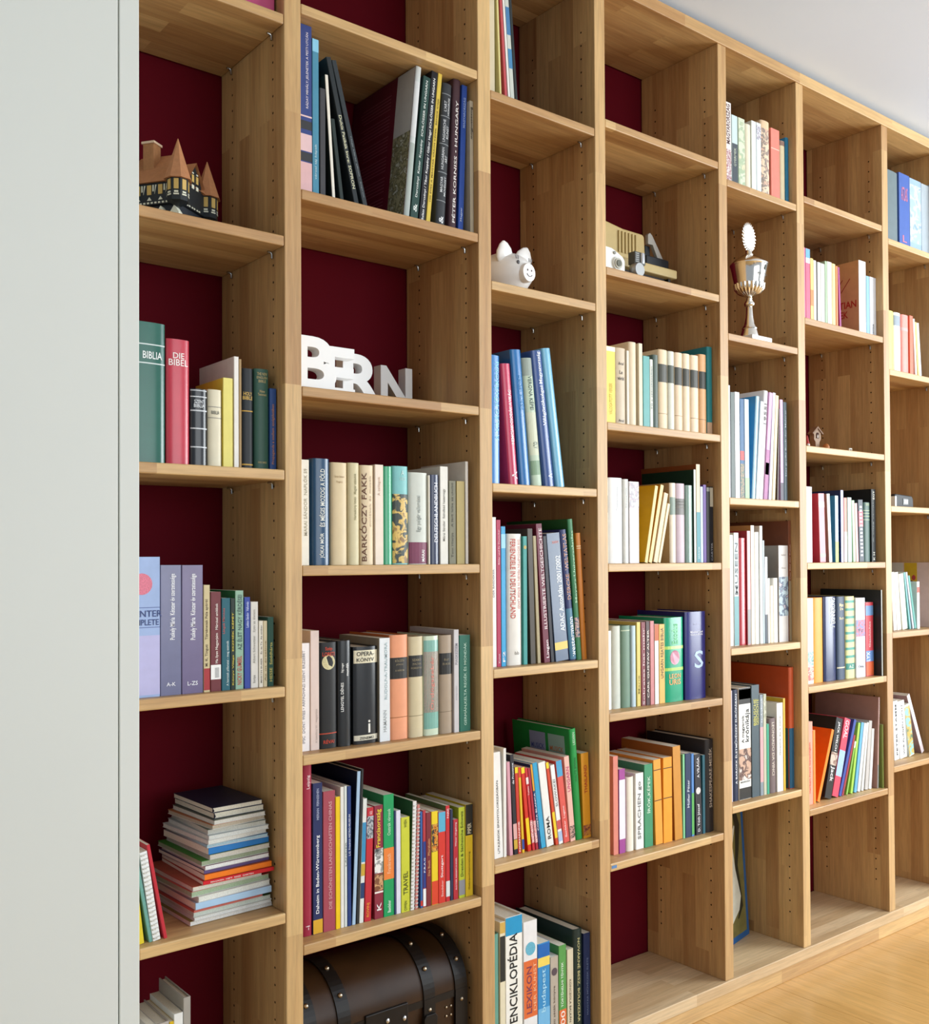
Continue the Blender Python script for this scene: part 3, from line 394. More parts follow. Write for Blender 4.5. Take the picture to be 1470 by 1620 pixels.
('3.3',1.5835,0.0401,0.2905,-5.34,0.0297,0.215,'p','5c6c84','thick slate blue road atlas',{'bn': [(0.088,0.148,'dcc048')],'tx': [('2001','h',0.918,0.937,'e89890',0.5,0.1),('ADAC AutoAtlas 2001/2002','u',0.23,0.822,'eef2f4',0.35,0.2)],'g': 1}),
('3.3',1.6276,0.0208,0.2998,-5.98,0.0279,0.215,'h','2c3464','navy school atlas with copper capitals',{'bn': [(0.009,0.397,'4a7a94')],'tx': [('DIERCKE  WELTATLAS','u',0.465,0.968,'c89a84',0.6,0.1),('westermann','u',0.029,0.33,'e8eef0',0.6,0.1)]}),
('3.3',1.6488,0.0158,0.3242,-4.95,0.0271,0.215,'h','3a7c50','tall green world atlas',{'bn': [(0.161,0.302,'pic:3c5468,c9a79c,2a3c5c,60')],'tx': [('Meyers Universalatlas','u',0.406,0.918,'a3cca4',0.55,0.1)],'sd': '235c2c'}),
('3.3',1.6652,0.0152,0.2924,-3.76,0.0265,0.215,'h','c87a2a','orange hardback with two cream rules',{'bn': [(0.893,0.898,'ecd8b0'),(0.877,0.881,'ecd8b0')]}),
('3.4',1.4042,0.0252,0.2279,-1.9,0.0352,0.169,'p','eceae6','white travel book with spaced black capitals',{'tx': [('UTAZÁSOK SPANYOLORSZÁGBAN','u',0.044,0.732,'5f5f5c',0.26,0)]}),
('3.4',1.4299,0.0083,0.2341,0.0,0.0343,0.173,'p','e6e4de','tall thin white book',{}),
('3.4',1.4466,0.0093,0.2036,-2.21,0.0338,0.151,'p','d49ca8','slim dusty pink book',{}),
('3.4',1.459,0.0109,0.2185,-2.95,0.0333,0.162,'p','26242c','black guide with coloured foot',{'bn': [(0.152,0.306,'d8a8a4'),(0.052,0.146,'caa43c')],'tx': [('de Provence','u',0.704,0.914,'ececf0',0.45,0)]}),
('3.4',1.4704,0.009,0.1898,-2.82,0.0329,0.14,'p','c83a2c','slim red guide with yellow top',{'bn': [(0.93,0.998,'e8d020')],'tx': [('NORMANDIE','u',0.023,0.368,'f4e4dc',0.5,0)]}),
('3.4',1.4817,0.007,0.1887,-3.33,0.0325,0.14,'p','e0b82c','slim yellow guide with blue foot',{'bn': [(0.878,0.998,'d83c2c'),(0.039,0.156,'2c4c94')]}),
('3.4',1.498,0.01,0.1875,-6.03,0.032,0.139,'p','d2301e','red guide with yellow foot',{'bn': [(0.928,0.998,'ecd428'),(0.078,0.394,'ecc81c')]}),
('3.4',1.5112,0.0076,0.185,-6.86,0.0315,0.137,'p','c82c34','narrow red checked guide with white top',{'bn': [(0.805,0.886,'f0dcd8'),(0.093,0.362,'pic:f0e0dc,c8303a,f0e0dc,200')],'tx': [('Toskana','u',0.671,0.778,'f4e0dc',0.5,0)]}),
('3.4',1.5209,0.0074,0.1842,-7.33,0.0312,0.136,'p','a82a3c','narrow dark red checked guide',{'bn': [(0.085,0.356,'pic:f0e0dc,c8303a,f0e0dc,200')]}),
('3.4',1.5299,0.0058,0.1919,-7.63,0.0309,0.142,'p','2c3c6c','navy guide with orange top',{'bn': [(0.687,0.998,'dc9c2c')],'tx': [('COSTA BLANCA','u',0.218,0.661,'eceef4',0.7,0)]}),
('3.4',1.5368,0.0137,0.1936,-7.79,0.0307,0.143,'p','2ca0cc','cyan guide with thin white rule',{'g': 1}),
('3.4',1.5526,0.0215,0.1919,-7.63,0.0302,0.142,'p','eae8e2','white guide with bold spaced city name',{'tx': [('ROMA','u',0.085,0.35,'34322e',0.45,0)]}),
('3.4',1.5794,0.0084,0.1908,-8.98,0.0294,0.141,'p','d2482c','orange red guide with yellow ends',{'bn': [(0.926,0.998,'ecd428'),(0.083,0.398,'ecc828')]}),
('3.4',1.5891,0.0128,0.1822,-8.22,0.0291,0.135,'p','ecebe8','white guide with grey country name',{'bn': [(0.186,0.299,'c85454'),(0.032,0.158,'aabedc')],'tx': [('SLOWAKEI','u',0.474,0.818,'8a8a8a',0.5,0)]}),
('3.4',1.6042,0.0176,0.1897,-7.52,0.0286,0.14,'p','dc5a50','coral guide with blue photo top',{'bn': [(0.804,0.998,'48a0cc')],'tx': [('Baedeker  Lugano','u',0.069,0.447,'f8d8d4',0.4,0)]}),
('3.4',1.6242,0.0158,0.1958,-5.83,0.028,0.145,'p','eab8a8','pink guide with magenta country name',{'bn': [(0.036,0.18,'pic:4a3c34,c89a8c,241c18,60')],'tx': [('UNGARN','u',0.583,0.876,'c84c78',0.6,0)]}),
('3.4',1.6431,0.0202,0.2555,-4.62,0.0274,0.2,'h','1f9444','tall green book with picture panels',{'tx': [('LIEDERN','u',0.856,0.968,'b8e4bc',0.35,0),('WALTZ BOOKS','u',0.522,0.741,'0f6c30',0.3,0)],'sd': '1b8038','pan': 1}),
('3.4',1.6649,0.0241,0.1961,-2.35,0.0267,0.145,'p','d89424','amber guide with red country name',{'bn': [(0.03,0.154,'pic:b87c28,8c4430,5c3018,60')],'tx': [('THAILAND','u',0.525,0.857,'b03a28',0.38,0)]}),
('3.5',1.3845,0.0283,0.2861,0.0,0.03,0.212,'h','5f9484','turquoise jacketed book at left post',{}),
('3.5',1.4136,0.0152,0.3085,0.0,0.03,0.215,'p','e0d6b8','cream book with black patch',{'bn': [(0.585,0.9,'2a2a26'),(0.92,0.995,'cfa954')]}),
('3.5',1.4298,0.0477,0.3139,0.0,0.03,0.215,'f','efece2','thick white encyclopedia with black outlined letters',{'bn': [(0.873,0.997,'2494c4')],'tx': [('KÉPES ENCIKLOPÉDIA','u',0.01,0.88,'1c1c1c',0.58,-0.1)]}),
('3.5',1.4813,0.0401,0.2927,0.0,0.03,0.215,'p','e8e6e4','white lexicon with orange band and globe',{'bn': [(0.281,0.706,'dc6c38')],'tx': [('LEXIKON','u',0.311,0.661,'7c3c54',0.38,-0.1),('DER KUNST','u',0.321,0.681,'f0b48c',0.2,0.3)],'disc': (0.62,0.792,'6cb8d0')}),
('3.5',1.5231,0.0358,0.2353,0.0,0.03,0.174,'p','3a8cc4','blue city book with yellow stripe',{'bn': [(0.781,0.866,'ecd060'),(0.866,0.99,'2064b0'),(0.002,0.391,'74b4dc')],'tx': [('budapest','u',0.352,0.755,'a8d8ee',0.45,0)]}),
('3.5',1.5606,0.0243,0.1969,0.0,0.03,0.146,'p','b4a898','grey beige book with dark photo spot',{'tx': [('Budapesti séták könyve','u',0.032,0.669,'6c6054',0.3,0)],'disc': (0.5,0.828,'5c4c54')}),
('3.5',1.5867,0.0229,0.2162,0.0,0.03,0.16,'p','58984c','green book with orange and red foot',{'bn': [(0.107,0.333,'dc6c38'),(0.002,0.1,'a82c2c')],'tx': [('TÖRTÉNELMI TÉNYEK','u',0.36,0.827,'e0eed8',0.35,-0.1),('100','u',0.12,0.32,'f0dcd0',0.6,0),('MAGYAR','u',0.01,0.08,'f0dcd0',0.4,0)]}),
('3.5',1.6125,0.0196,0.2015,0.0,0.03,0.149,'p','d4c8ac','cream book with brown rotated title',{'tx': [('KONCZOLA BALKÁN','d',0.183,0.662,'5c5040',0.35,0)]}),
('3.5',1.6333,0.0295,0.241,0.0,0.03,0.2,'h','20302a','tall blackish green book with gold capitals',{'tx': [('NOVÁKNÉ BESZ. BOLDIZSÁR','d',0.125,0.915,'c8c088',0.32,0.05)]}),
('3.5',1.6653,0.0208,0.2254,0.0,0.03,0.167,'p','26345c','navy book at right end',{'tx': [('MAGYAR MŰVÉSZEK ÉLETE','u',0.17,0.75,'7484a8',0.3,0)]}),
('4.2',1.7406,0.043,0.1858,0.0,0.0301,0.137,'p','eeda5c','yellow and white book at left post',{'bn': [(0.938,0.996,'f4f0e0')],'tx': [('VÁLOGATOTT VERSEK','u',0.124,0.531,'c8a820',0.3,0.1)]}),
('4.2',1.7845,0.0377,0.1863,0.0,0.0295,0.138,'h','cdbba0','beige book with handwritten black title',{'tx': [('Arad','h',0.779,0.818,'4c4034',0.5,0),('Le','h',0.661,0.71,'4c4034',0.3,0),('vérdel','h',0.583,0.632,'4c4034',0.6,0),('Arad','h',0.044,0.079,'4c4034',0.5,0)]}),
('4.2',1.8227,0.0084,0.1826,0.0,0.029,0.135,'p','e2dccc','thin ivory booklet',{}),
('4.2',1.8324,0.0264,0.2059,0.0,0.0289,0.152,'h','e6d2b2','tall cream hardback',{}),
('4.2',1.8653,0.0134,0.2058,0.0,0.0285,0.152,'p','e0d4b8','narrow pale tan book',{}),
('4.2',1.8805,0.0238,0.1772,0.0,0.0283,0.131,'p','62a8a4','short teal book',{}),
('4.2',1.905,0.0109,0.1713,0.0,0.028,0.127,'p','dcdccf','thin white pamphlet',{'tx': [('Tű a szénakazalban','u',0.274,0.898,'7c8c88',0.5,0)]}),
('4.2',1.9169,0.0203,0.1845,0.0,0.0278,0.137,'h','54645c','narrow grey green book',{}),
('4.2',1.9391,0.0335,0.2008,0.0,0.0275,0.149,'h','e6ceaa','first cream classic with black label,tallest of set',{'bn': [(0.595,0.819,'4a4a40'),(0.2,0.208,'a88a64')]}),
('4.2',1.9737,0.0243,0.2003,0.0,0.0271,0.148,'h','d8d8c8','greyish classic with black label',{'bn': [(0.601,0.823,'50564c')]}),
('4.2',1.9999,0.0299,0.2005,0.0,0.0268,0.148,'h','e8cfb0','third cream classic with black label',{'bn': [(0.589,0.814,'44443c'),(0.198,0.205,'a88a64')]}),
('4.2',2.0311,0.0274,0.2013,0.0,0.0264,0.149,'h','ecd8b8','fourth cream classic with black label',{'bn': [(0.587,0.809,'44443c')]}),
('4.2',2.0604,0.0325,0.201,0.0,0.0261,0.149,'h','ecd4b4','fifth cream classic with black label',{'bn': [(0.585,0.811,'44443c'),(0.19,0.198,'a88a64')]}),
('4.2',2.0948,0.0288,0.2074,0.0,0.0257,0.154,'h','e4b07c','orange tinted classic with black label',{'bn': [(0.569,0.785,'3c3c34'),(0.181,0.189,'a87a54')]}),
('4.2',2.125,0.0218,0.2304,0.0,0.0253,0.17,'h','2c8488','tall worn teal book with tan foot',{'bn': [(0.002,0.145,'c8a484')],'sd': '2a7c80'}),
('4.3',1.7392,0.0192,0.2024,0.0,0.0302,0.15,'h','e8e4d0','ivory book with grey label',{'bn': [(0.596,0.796,'96988c')]}),
('4.3',1.7601,0.0479,0.2043,0.0,0.0299,0.151,'h','eeeeec','thick plain white book',{'tx': [('Dosztojevszkij','u',0.616,0.925,'c8ccd0',0.2,0.1)]}),
('4.3',1.8108,0.0159,0.2025,0.0,0.0292,0.15,'h','e9ebe6','narrow white book with pale title',{'tx': [('Novellák','u',0.661,0.91,'b8c0bc',0.3,0)]}),
('4.3',1.8288,0.0336,0.1976,0.0,0.0289,0.146,'p','eae4e6','white book with pastel blossom print',{'bn': [(0.68,0.983,'pic:ece6e6,a8a4ac,e0bcc4,30')]}),
('4.3',1.8807,0.0111,0.1939,12.06,0.0282,0.143,'p','efd68c','leaning yellow paperback with bird drawing',{'sd': 'dca414'}),
('4.3',1.8949,0.0118,0.1978,13.59,0.028,0.146,'p','f2d890','second leaning yellow paperback',{'sd': 'c88a1c'}),
('4.3',1.9123,0.0149,0.1774,13.71,0.0278,0.131,'p','ead6ac','leaning cream paperback',{}),
('4.3',1.9289,0.0093,0.1516,14.45,0.0276,0.112,'p','f0dcb4','shortest leaning cream booklet',{}),
('4.3',1.9768,0.0222,0.2005,0.0,0.027,0.148,'h','eee0c8','cream hardback with green grey label',{'bn': [(0.602,0.822,'8c9c90')],'sd': 'a8885c'}),
('4.3',1.9995,0.0348,0.2004,0.0,0.0267,0.148,'h','c9b4bc','mauve hardback with grey label',{'bn': [(0.605,0.809,'74706c'),(0.764,0.773,'b8b4a8'),(0.728,0.737,'b8b4a8'),(0.693,0.701,'b8b4a8')]}),
('4.3',2.036,0.029,0.1971,0.0,0.0263,0.146,'h','7c9488','grey green glossy hardback',{'g': 1}),
('4.3',2.0668,0.0079,0.2383,0.0,0.0259,0.176,'p','dfe8e2','tall thin book with dark green cover',{'sd': '163828'}),
('4.3',2.0761,0.0155,0.2525,0.0,0.0258,0.187,'p','e4c8a4','tall book cream above and teal below',{'bn': [(0.002,0.513,'3c8c98')],'tx': [('SZÁMOK','u',0.038,0.164,'dceeee',0.4,0)],'sd': '8c4c24'}),
('4.3',2.0925,0.0099,0.1956,0.0,0.0256,0.145,'p','c4d8ec','slim pale blue book',{}),
('4.3',2.1033,0.0123,0.2009,0.0,0.0254,0.149,'p','6c4c9c','slim purple book',{}),
('4.3',2.1169,0.0123,0.1954,0.0,0.0253,0.145,'p','2c2c2c','black book with grey notches',{'bn': [(0.943,0.994,'8c8c84')]}),
('4.3',2.1298,0.0132,0.197,0.0,0.0251,0.146,'p','26262a','black book with cream label',{'bn': [(0.737,0.987,'b8b09c')],'tx': [('CARTER','u',0.023,0.261,'9c9ca0',0.5,0)]}),
('4.4',1.7551,0.0297,0.1879,0.0,0.0468,0.139,'h','f2f2ec','white hardback at left post',{}),
('4.4',1.7853,0.0286,0.1988,0.0,0.0451,0.147,'h','c8ccc0','pale grey hardback',{}),
('4.4',1.8147,0.0325,0.1984,0.0,0.0434,0.147,'h','708c78','sage green hardback',{'bn': [(0.933,0.946,'b8c4a8')]}),
('4.4',1.8477,0.015,0.197,0.0,0.0416,0.146,'h','bcd0d8','powder blue hardback',{}),
('4.4',1.8644,0.0132,0.2052,0.0,0.0408,0.152,'p','dcc86c','narrow yellow hardback',{'tx': [('Marie','u',0.146,0.364,'8c7c3c',0.4,0)]}),
('4.4',1.8794,0.0153,0.2046,0.0,0.04,0.151,'p','843c44','narrow wine red book',{'tx': [('Sokrates hat mehr','u',0.01,0.93,'e4d0cc',0.4,0)]}),
('4.4',1.8957,0.0134,0.2058,0.0,0.0391,0.152,'p','4c3434','narrow dark brown book',{'tx': [('CARL GUSTAV ALTER','u',0.089,0.899,'e4d8cc',0.5,0)]}),
('4.4',1.9103,0.0142,0.2061,0.0,0.0383,0.153,'p','cc8484','narrow rose book',{}),
('4.4',1.9256,0.015,0.1973,0.0,0.0375,0.146,'p','ece8e4','white book with orange top',{'bn': [(0.793,0.998,'c4622c')],'sd': 'b45c28'}),
('4.4',1.9416,0.0206,0.1966,0.0,0.0367,0.146,'p','e8b860','apricot book with black title',{'tx': [('UNGARN REATES BIBLIA','u',0.316,0.954,'5c5430',0.5,0)]}),
('4.4',1.9631,0.0731,0.2117,0.0,0.0356,0.157,'h','10a074','thick emerald novel with orange lettering',{'bn': [(0.624,0.661,'a8d064'),(0.368,0.405,'a8d064')],'tx': [('LEON','h',0.278,0.333,'f0b070',0.6,0),('URIS','h',0.202,0.267,'f0b070',0.6,0),('Exodus','u',0.683,0.923,'70c888',0.3,0)],'disc': (0.5,0.523,'c87890'),'g': 1}),
('4.4',2.0395,0.0818,0.2233,0.0,0.0318,0.165,'h','2c2c74','thick navy medical book with white squiggle',{'tx': [('Duden','h',0.848,0.869,'c8ccec',0.3,0),('Medizin und','h',0.759,0.78,'f0f0fa',0.6,0.0),('Gesundheit','h',0.73,0.751,'f0f0fa',0.6,0),('S','h',0.353,0.554,'b8d0f0',0.45,0.1)],'g': 1}),
('4.5',1.783,0.0171,0.2348,0.0,0.0456,0.174,'p','dc8878','slim salmon book',{}),
('4.5',1.8022,0.0211,0.2016,0.0,0.0446,0.149,'p','a44c98','magenta book with long white panel',{'bn': [(0.167,0.872,'e8e4ec')]}),
('4.5',1.8283,0.0259,0.1787,0.0,0.0432,0.132,'h','ece4d4','short ivory book',{}),
('4.5',1.8572,0.0283,0.1844,0.0,0.0417,0.136,'p','f0f0ec','white book with handwritten title',{'tx': [('SPRACHEN go','u',0.13,0.89,'7c7c7c',0.5,0)]}),
('4.5',1.8871,0.0304,0.2024,0.0,0.0402,0.15,'p','44946c','green book with pale capitals',{'tx': [('ÍRÓK,KÉPEK','u',0.407,0.856,'cce4d0',0.45,0)]}),
('4.5',1.9255,0.0271,0.2099,-1.99,0.0385,0.155,'p','f0a440','orange paperback with black rules',{'bn': [(0.871,0.882,'4c3c20'),(0.512,0.523,'4c3c20')]}),
('4.5',1.953,0.0332,0.2112,0.0,0.0369,0.156,'p','f4a030','second orange paperback with black rules',{'bn': [(0.869,0.88,'4c3c20'),(0.518,0.529,'4c3c20')]}),
('4.5',1.9936,0.0295,0.2349,-1.71,0.0349,0.174,'p','d0903c','tall ochre book',{'sd': 'a8682c'}),
('4.5',2.0237,0.0078,0.2119,0.0,0.0335,0.157,'p','84cc98','thin mint green book',{}),
('4.5',2.0331,0.0215,0.2124,0.0,0.0331,0.157,'p','24385c','narrow navy book with white title',{'tx': [('Müller Péter','u',0.353,0.683,'d4dce8',0.4,0)]}),
('4.5',2.0555,0.01,0.2099,0.0,0.032,0.155,'p','5488c8','thin blue and green book',{'bn': [(0.02,0.522,'5cac5c')]}),
('4.5',2.0721,0.0246,0.2058,-1.71,0.0314,0.152,'p','2c2c34','black book with white oval label',{'tx': [('D. Tóth József','u',0.039,0.384,'e8e8ec',0.45,0),('A VILÁGA','u',0.706,0.959,'e8e8ec',0.45,0)],'disc': (0.5,0.545,'ece4e4')}),
('4.5',2.0972,0.0103,0.2011,0.0,0.0301,0.149,'p','2c6474','thin petrol blue book',{}),
('4.5',2.1095,0.035,0.2382,0.0,0.0295,0.2,'h','2a2626','tall black book of tales',{'tx': [('SHAKESPEARE-MESÉK','u',0.264,0.908,'b8a898',0.4,0)]}),
('5.0',2.1946,0.0378,0.22,0.0,0.025,0.163,'p','e8e2e0','tall white book with maroon edge print',{'bn': [(0.009,0.427,'pic:e4dada,94505c,e4dcdc,80')],'tx': [('MAGYARORSZÁG','u',0.493,0.976,'5c3c3c',0.5,0.1)]}),
('5.0',2.2356,0.0242,0.1917,0.0,0.025,0.142,'f','c8dcdc','book pale blue above and black below',{'bn': [(0.026,0.604,'4c545c')],'tx': [('GYERMEK','u',0.286,0.546,'b8c0b0',0.4,0)]}),
('5.0',2.2639,0.028,0.192,0.0,0.025,0.142,'f','ccd4bc','pale green patterned book',{'bn': [(0.023,0.95,'pic:d0d8c0,a8bc9c,e0d4b4,20')]}),
('5.0',2.2956,0.0249,0.1841,0.0,0.025,0.136,'h','e8e0c8','cream book with arched spine',{}),
('5.0',2.322,0.0205,0.1992,0.0,0.025,0.147,'f','e4eae4','white book taller than neighbours',{}),
('5.0',2.3444,0.0204,0.1999,0.0,0.025,0.148,'f','dce6ea','bluish white book',{'bn': [(0.768,0.961,'pic:e4e4e8,9090a4,e8dcd8,60')]}),
('5.0',2.3663,0.0405,0.2141,0.0,0.025,0.158,'h','e4c8a4','thick book with engraved landscape print',{'bn': [(0.017,0.899,'pic:e6ccb0,8c8078,dcb49c,30')]}),
('5.0',2.4106,0.0401,0.2027,0.0,0.025,0.15,'f','ec8878','salmon pink hardback with pale rule',{'bn': [(0.718,0.731,'f4c4b4')],'g': 1}),
('5.0',2.4551,0.0243,0.1785,0.0,0.025,0.132,'h','dcd0ac','cream book with brown cap',{'bn': [(0.925,0.997,'94786c')]}),
('5.0',2.4814,0.0147,0.194,0.0,0.025,0.144,'h','1c7ca4','blue hardback with gold flecks',{'g': 1}),
('5.2',2.1955,0.0294,0.3008,0.0,0.0304,0.215,'p','e2e4f2','tall bluish white book at left post',{}),
('5.2',2.226,0.0175,0.2834,0.0,0.0298,0.21,'p','54605c','dark grey magazine',{}),
('5.2',2.244,0.0199,0.2856,0.0,0.0294,0.211,'p','dfe3e4','silvery white magazine',{'g': 1}),
('5.2',2.2649,0.0177,0.2693,0.0,0.029,0.199,'p','1c5888','dark blue book with painted figures',{'bn': [(0.387,0.479,'c83434'),(0.003,0.351,'pic:3c5438,8c6c44,2c4c2c,60')]}),
('5.2',2.2848,0.019,0.2703,0.0,0.0286,0.2,'p','c4d8ec','light blue book tapering green',{'bn': [(0.002,0.215,'a4cc94')]}),
('5.2',2.3153,0.0148,0.2833,4.58,0.028,0.21,'h','b4dcec','leaning bright blue book',{'g': 1,'sd': '1484bc'}),
('5.2',2.3314,0.0131,0.2711,5.39,0.0277,0.201,'p','eceef0','leaning slim white book',{}),
('5.2',2.346,0.0183,0.3023,5.19,0.0274,0.215,'h','efefef','tall white book with black digits',{'tx': [('1955!','u',0.689,0.882,'4c4c4c',0.5,0)]}),
('5.2',2.3654,0.0157,0.2993,5.84,0.027,0.215,'p','d8a4cc','leaning pink and purple book',{'bn': [(0.002,0.464,'a85c94'),(0.233,0.344,'6c6c8c')]}),
('5.2',2.3878,0.0127,0.3,4.67,0.0267,0.215,'p','dfdcec','leaning pale lilac book',{}),
('5.2',2.4034,0.0135,0.2937,4.22,0.0264,0.215,'p','f0d8a4','leaning vanilla book',{}),
('5.2',2.4261,0.0057,0.2566,2.38,0.026,0.19,'p','5c4c44','thin dark book in gap',{}),
('5.2',2.4429,0.0137,0.2835,0.0,0.0258,0.21,'p','d8b0d8','orchid pink book with dark lettering at foot',{'bn': [(0.002,0.18,'4c4454')]}),
('5.2',2.4571,0.0215,0.2779,0.0,0.0254,0.206,'h','54646c','slate grey book at right',{'tx': [('Das große Buch der Malerei','u',0.252,0.913,'b8c4c8',0.35,0)]}),
('5.3',2.2046,0.0448,0.2972,0.0,0.0432,0.215,'p','ededea','white book at left post',{}),
('5.3',2.2499,0.0204,0.3032,0.0,0.0412,0.215,'p','d8e4e8','pale book with big dark museum lettering',{'bn': [(0.005,0.437,'6ca0a4')],'tx': [('MUSEEN','u',0.45,0.912,'4c5454',0.6,0)]}),
('5.3',2.271,0.0329,0.2893,0.0,0.0402,0.214,'h','b4343c','bright red hardback with highlight',{'g': 1}),
('5.3',2.3044,0.0144,0.3089,0.0,0.0386,0.215,'p','ecb4b8','pink book with grey foot',{'bn': [(0.007,0.31,'9c9c9c')],'sd': 'a83440'}),
('5.3',2.3199,0.0153,0.3239,0.0,0.0379,0.215,'p','f0e4cc','tallest cream book with tan cover',{'sd': 'bc8c58'}),
('5.3',2.3357,0.0214,0.3061,0.0,0.0372,0.215,'h','eef0ea','white hardback between cream and tall white',{}),
('5.3',2.3576,0.0128,0.3233,0.0,0.0362,0.215,'p','e8eae6','tall narrow white book',{}),
('5.3',2.3708,0.0073,0.2833,0.0,0.0356,0.21,'p','b8ccd4','thin grey blue book',{}),
('5.3',2.3784,0.012,0.2385,0.0,0.0352,0.177,'p','3c4450','thin dark blue book with white top',{'bn': [(0.332,0.998,'e4e8ec')]}),
('5.3',2.391,0.0091,0.179,0.0,0.0347,0.132,'p','f0ece0','short narrow white book',{}),
('5.3',2.4007,0.0135,0.1582,0.0,0.0342,0.117,'p','ecd8b8','shortest cream book',{}),
('5.3',2.415,0.0238,0.1792,0.0,0.0336,0.133,'h','f0efe8','short thick white book',{}),
('5.3',2.4394,0.0441,0.2697,0.0,0.0325,0.2,'f','e4e0dc','wide white book with portrait strip',{'bn': [(0.269,0.675,'pic:b4c8d0,5c6c84,d8c8cc,25')],'tx': [('Isabel','h',0.893,0.913,'b4aca8',0.5,0),('Allende','h',0.758,0.777,'b4aca8',0.5,0)],'sd': 'a49a90'}),
('5.3',2.484,0.012,0.3395,0.0,0.0306,0.215,'p','7c4830','tall thin book brown above and olive below',{'bn': [(0.002,0.502,'948468')],'tx': [('Das Bild der Kunst','u',0.516,0.803,'c8a890',0.4,0)]}),
('5.4',2.2038,0.0249,0.2944,0.0,0.0348,0.215,'p','c8c0c8','narrow grey lettered book at left post',{'tx': [('KANIZSA','u',0.676,0.982,'4c4c54',0.5,0)]}),
('5.4',2.2292,0.0239,0.2958,0.0,0.0336,0.215,'h','26304c','navy baroque book with white capitals',{'tx': [('A BAROKK ÉLETMŰVÉSZET EURÓPÁBAN','u',0.151,0.961,'e4e8ec',0.42,0)]}),
('5.4',2.2535,0.0522,0.2979,0.0,0.0325,0.215,'f','efefea','thick illustrated chronicle with bold black title',{'bn': [(0.855,0.998,'2c2a28'),(0.899,0.986,'pic:3c3430,d8b4a4,2c2624,25'),(0.173,0.453,'pic:c8a48c,5c3c34,e4d8d0,22'),(0.002,0.104,'2c2a28')],'tx': [('A magyarok','u',0.505,0.753,'2c2c2c',0.26,-0.15),('krónikája','u',0.51,0.808,'2c2c2c',0.42,0.22),('MAGYAR KÖNYV','h',0.148,0.168,'3c3c3c',0.8,0)]}),
('5.4',2.3062,0.0342,0.302,0.0,0.0301,0.215,'f','4c5c64','slate book with yellow blackletter title',{'tx': [('BIBLISCHE','u',0.639,0.875,'ccc868',0.35,-0.1),('GESCHICHTE','u',0.639,0.87,'ccc868',0.3,0.25)]}),
('5.4',2.3409,0.0145,0.2735,0.0,0.0286,0.202,'p','8c98a0','narrow grey and pink book',{'bn': [(0.133,0.678,'d8a8ac')],'tx': [('Gobelinek','u',0.722,0.973,'e4e8ec',0.5,0)]}),
('5.4',2.3559,0.0129,0.2743,0.0,0.0279,0.203,'p','c0c0a8','narrow stone patterned book',{'bn': [(0.769,0.998,'pic:c4c4b0,94987c,d4d4c0,40')]}),
('5.4',2.3695,0.0105,0.1915,0.0,0.0273,0.142,'p','3ca484','thin sea green book',{}),
('5.4',2.3818,0.0313,0.2052,0.0,0.0268,0.152,'h','786868','mauve brown book with cream capitals',{'tx': [('LEONARDO DA VINCI','d',0.236,0.944,'d8ccbc',0.35,0)]}),
('5.4',2.4136,0.0284,0.2442,0.0,0.0255,0.181,'p','ebe8e2','white paperback with tiny title',{'tx': [('Goethe és a zene','u',0.406,0.853,'acaca4',0.25,0)]}),
('5.4',2.4425,0.0093,0.2556,0.0,0.0242,0.189,'p','e0b83c','thin yellow book with black capitals',{}),
('5.4',2.4717,0.0235,0.3391,0.0,0.023,0.239,'h','cc5c34','tall orange and blue atlas',{'bn': [(0.005,0.498,'245c7c')],'sd': 'b8481c','sb': 1}),
('6.1',2.5493,0.0222,0.2099,0.0,0.025,0.155,'p','d87ca0','magenta book at left post',{}),
('6.1',2.573,0.022,0.2096,0.0,0.025,0.155,'p','dc6884','pink book with light blue top',{'bn': [(0.873,0.997,'6cacd0'),(0.8,0.872,'dcdce8')]}),
('6.1',2.597,0.0149,0.1851,0.0,0.025,0.137,'p','f0cc7c','slim yellow orange book',{'bn': [(0.255,0.506,'e48c54')]}),
('6.1',2.6135,0.013,0.1819,0.0,0.025,0.135,'p','f2eee4','first slim white book',{}),
('6.1',2.628,0.0042,0.1792,0.0,0.025,0.133,'p','4c4440','very thin black booklet',{}),
('6.1',2.6332,0.0152,0.1801,0.0,0.025,0.133,'p','e8ebe4','slim white book beside black booklet',{}),
('6.1',2.6499,0.02,0.1795,0.0,0.025,0.133,'p','e6e4da','slim off white book',{}),
('6.1',2.672,0.0106,0.1901,0.0,0.025,0.141,'p','a8c0a0','thin soft green book',{}),
('6.1',2.6842,0.023,0.1911,0.0,0.025,0.141,'p','f2f0e4','wider white book',{}),
('6.1',2.7093,0.0173,0.1896,0.0,0.025,0.14,'p','f0dc94','slim pale yellow book',{}),
('6.1',2.7298,0.0096,0.1856,0.0,0.025,0.137,'p','e88c54','thin orange book leaning left',{}),
('6.1',2.7483,0.0091,0.1841,-2.58,0.025,0.136,'p','a44484','thin purple book leaning left',{}),
('6.1',2.8554,0.0392,0.2263,0.0,0.025,0.2,'f','f0f0ec','white spined book with brown lettered cover',{'sd': 'd8a468','covtx': 1}),
('6.1',2.8969,0.0181,0.1849,0.0,0.025,0.137,'p','8cbcdc','narrow sky blue book',{}),
('6.1',2.9172,0.0354,0.1859,0.0,0.025,0.138,'p','e8ecf2','white book with small black foot lettering',{'tx': [('SCHNITZLER','u',0.01,0.219,'34343c',0.2,0)]}),
('6.3',2.5591,0.0489,0.2188,0.0,0.0302,0.162,'h','f0f4f2','tallest white book',{}),
('6.3',2.639,0.0297,0.2011,-2.0,0.0291,0.149,'f','ec9ca4','pink spined book with red cover',{'bn': [(0.8,0.879,'f0d0d0'),(0.073,0.13,'a8a8a0')],'sd': 'b42834'}),
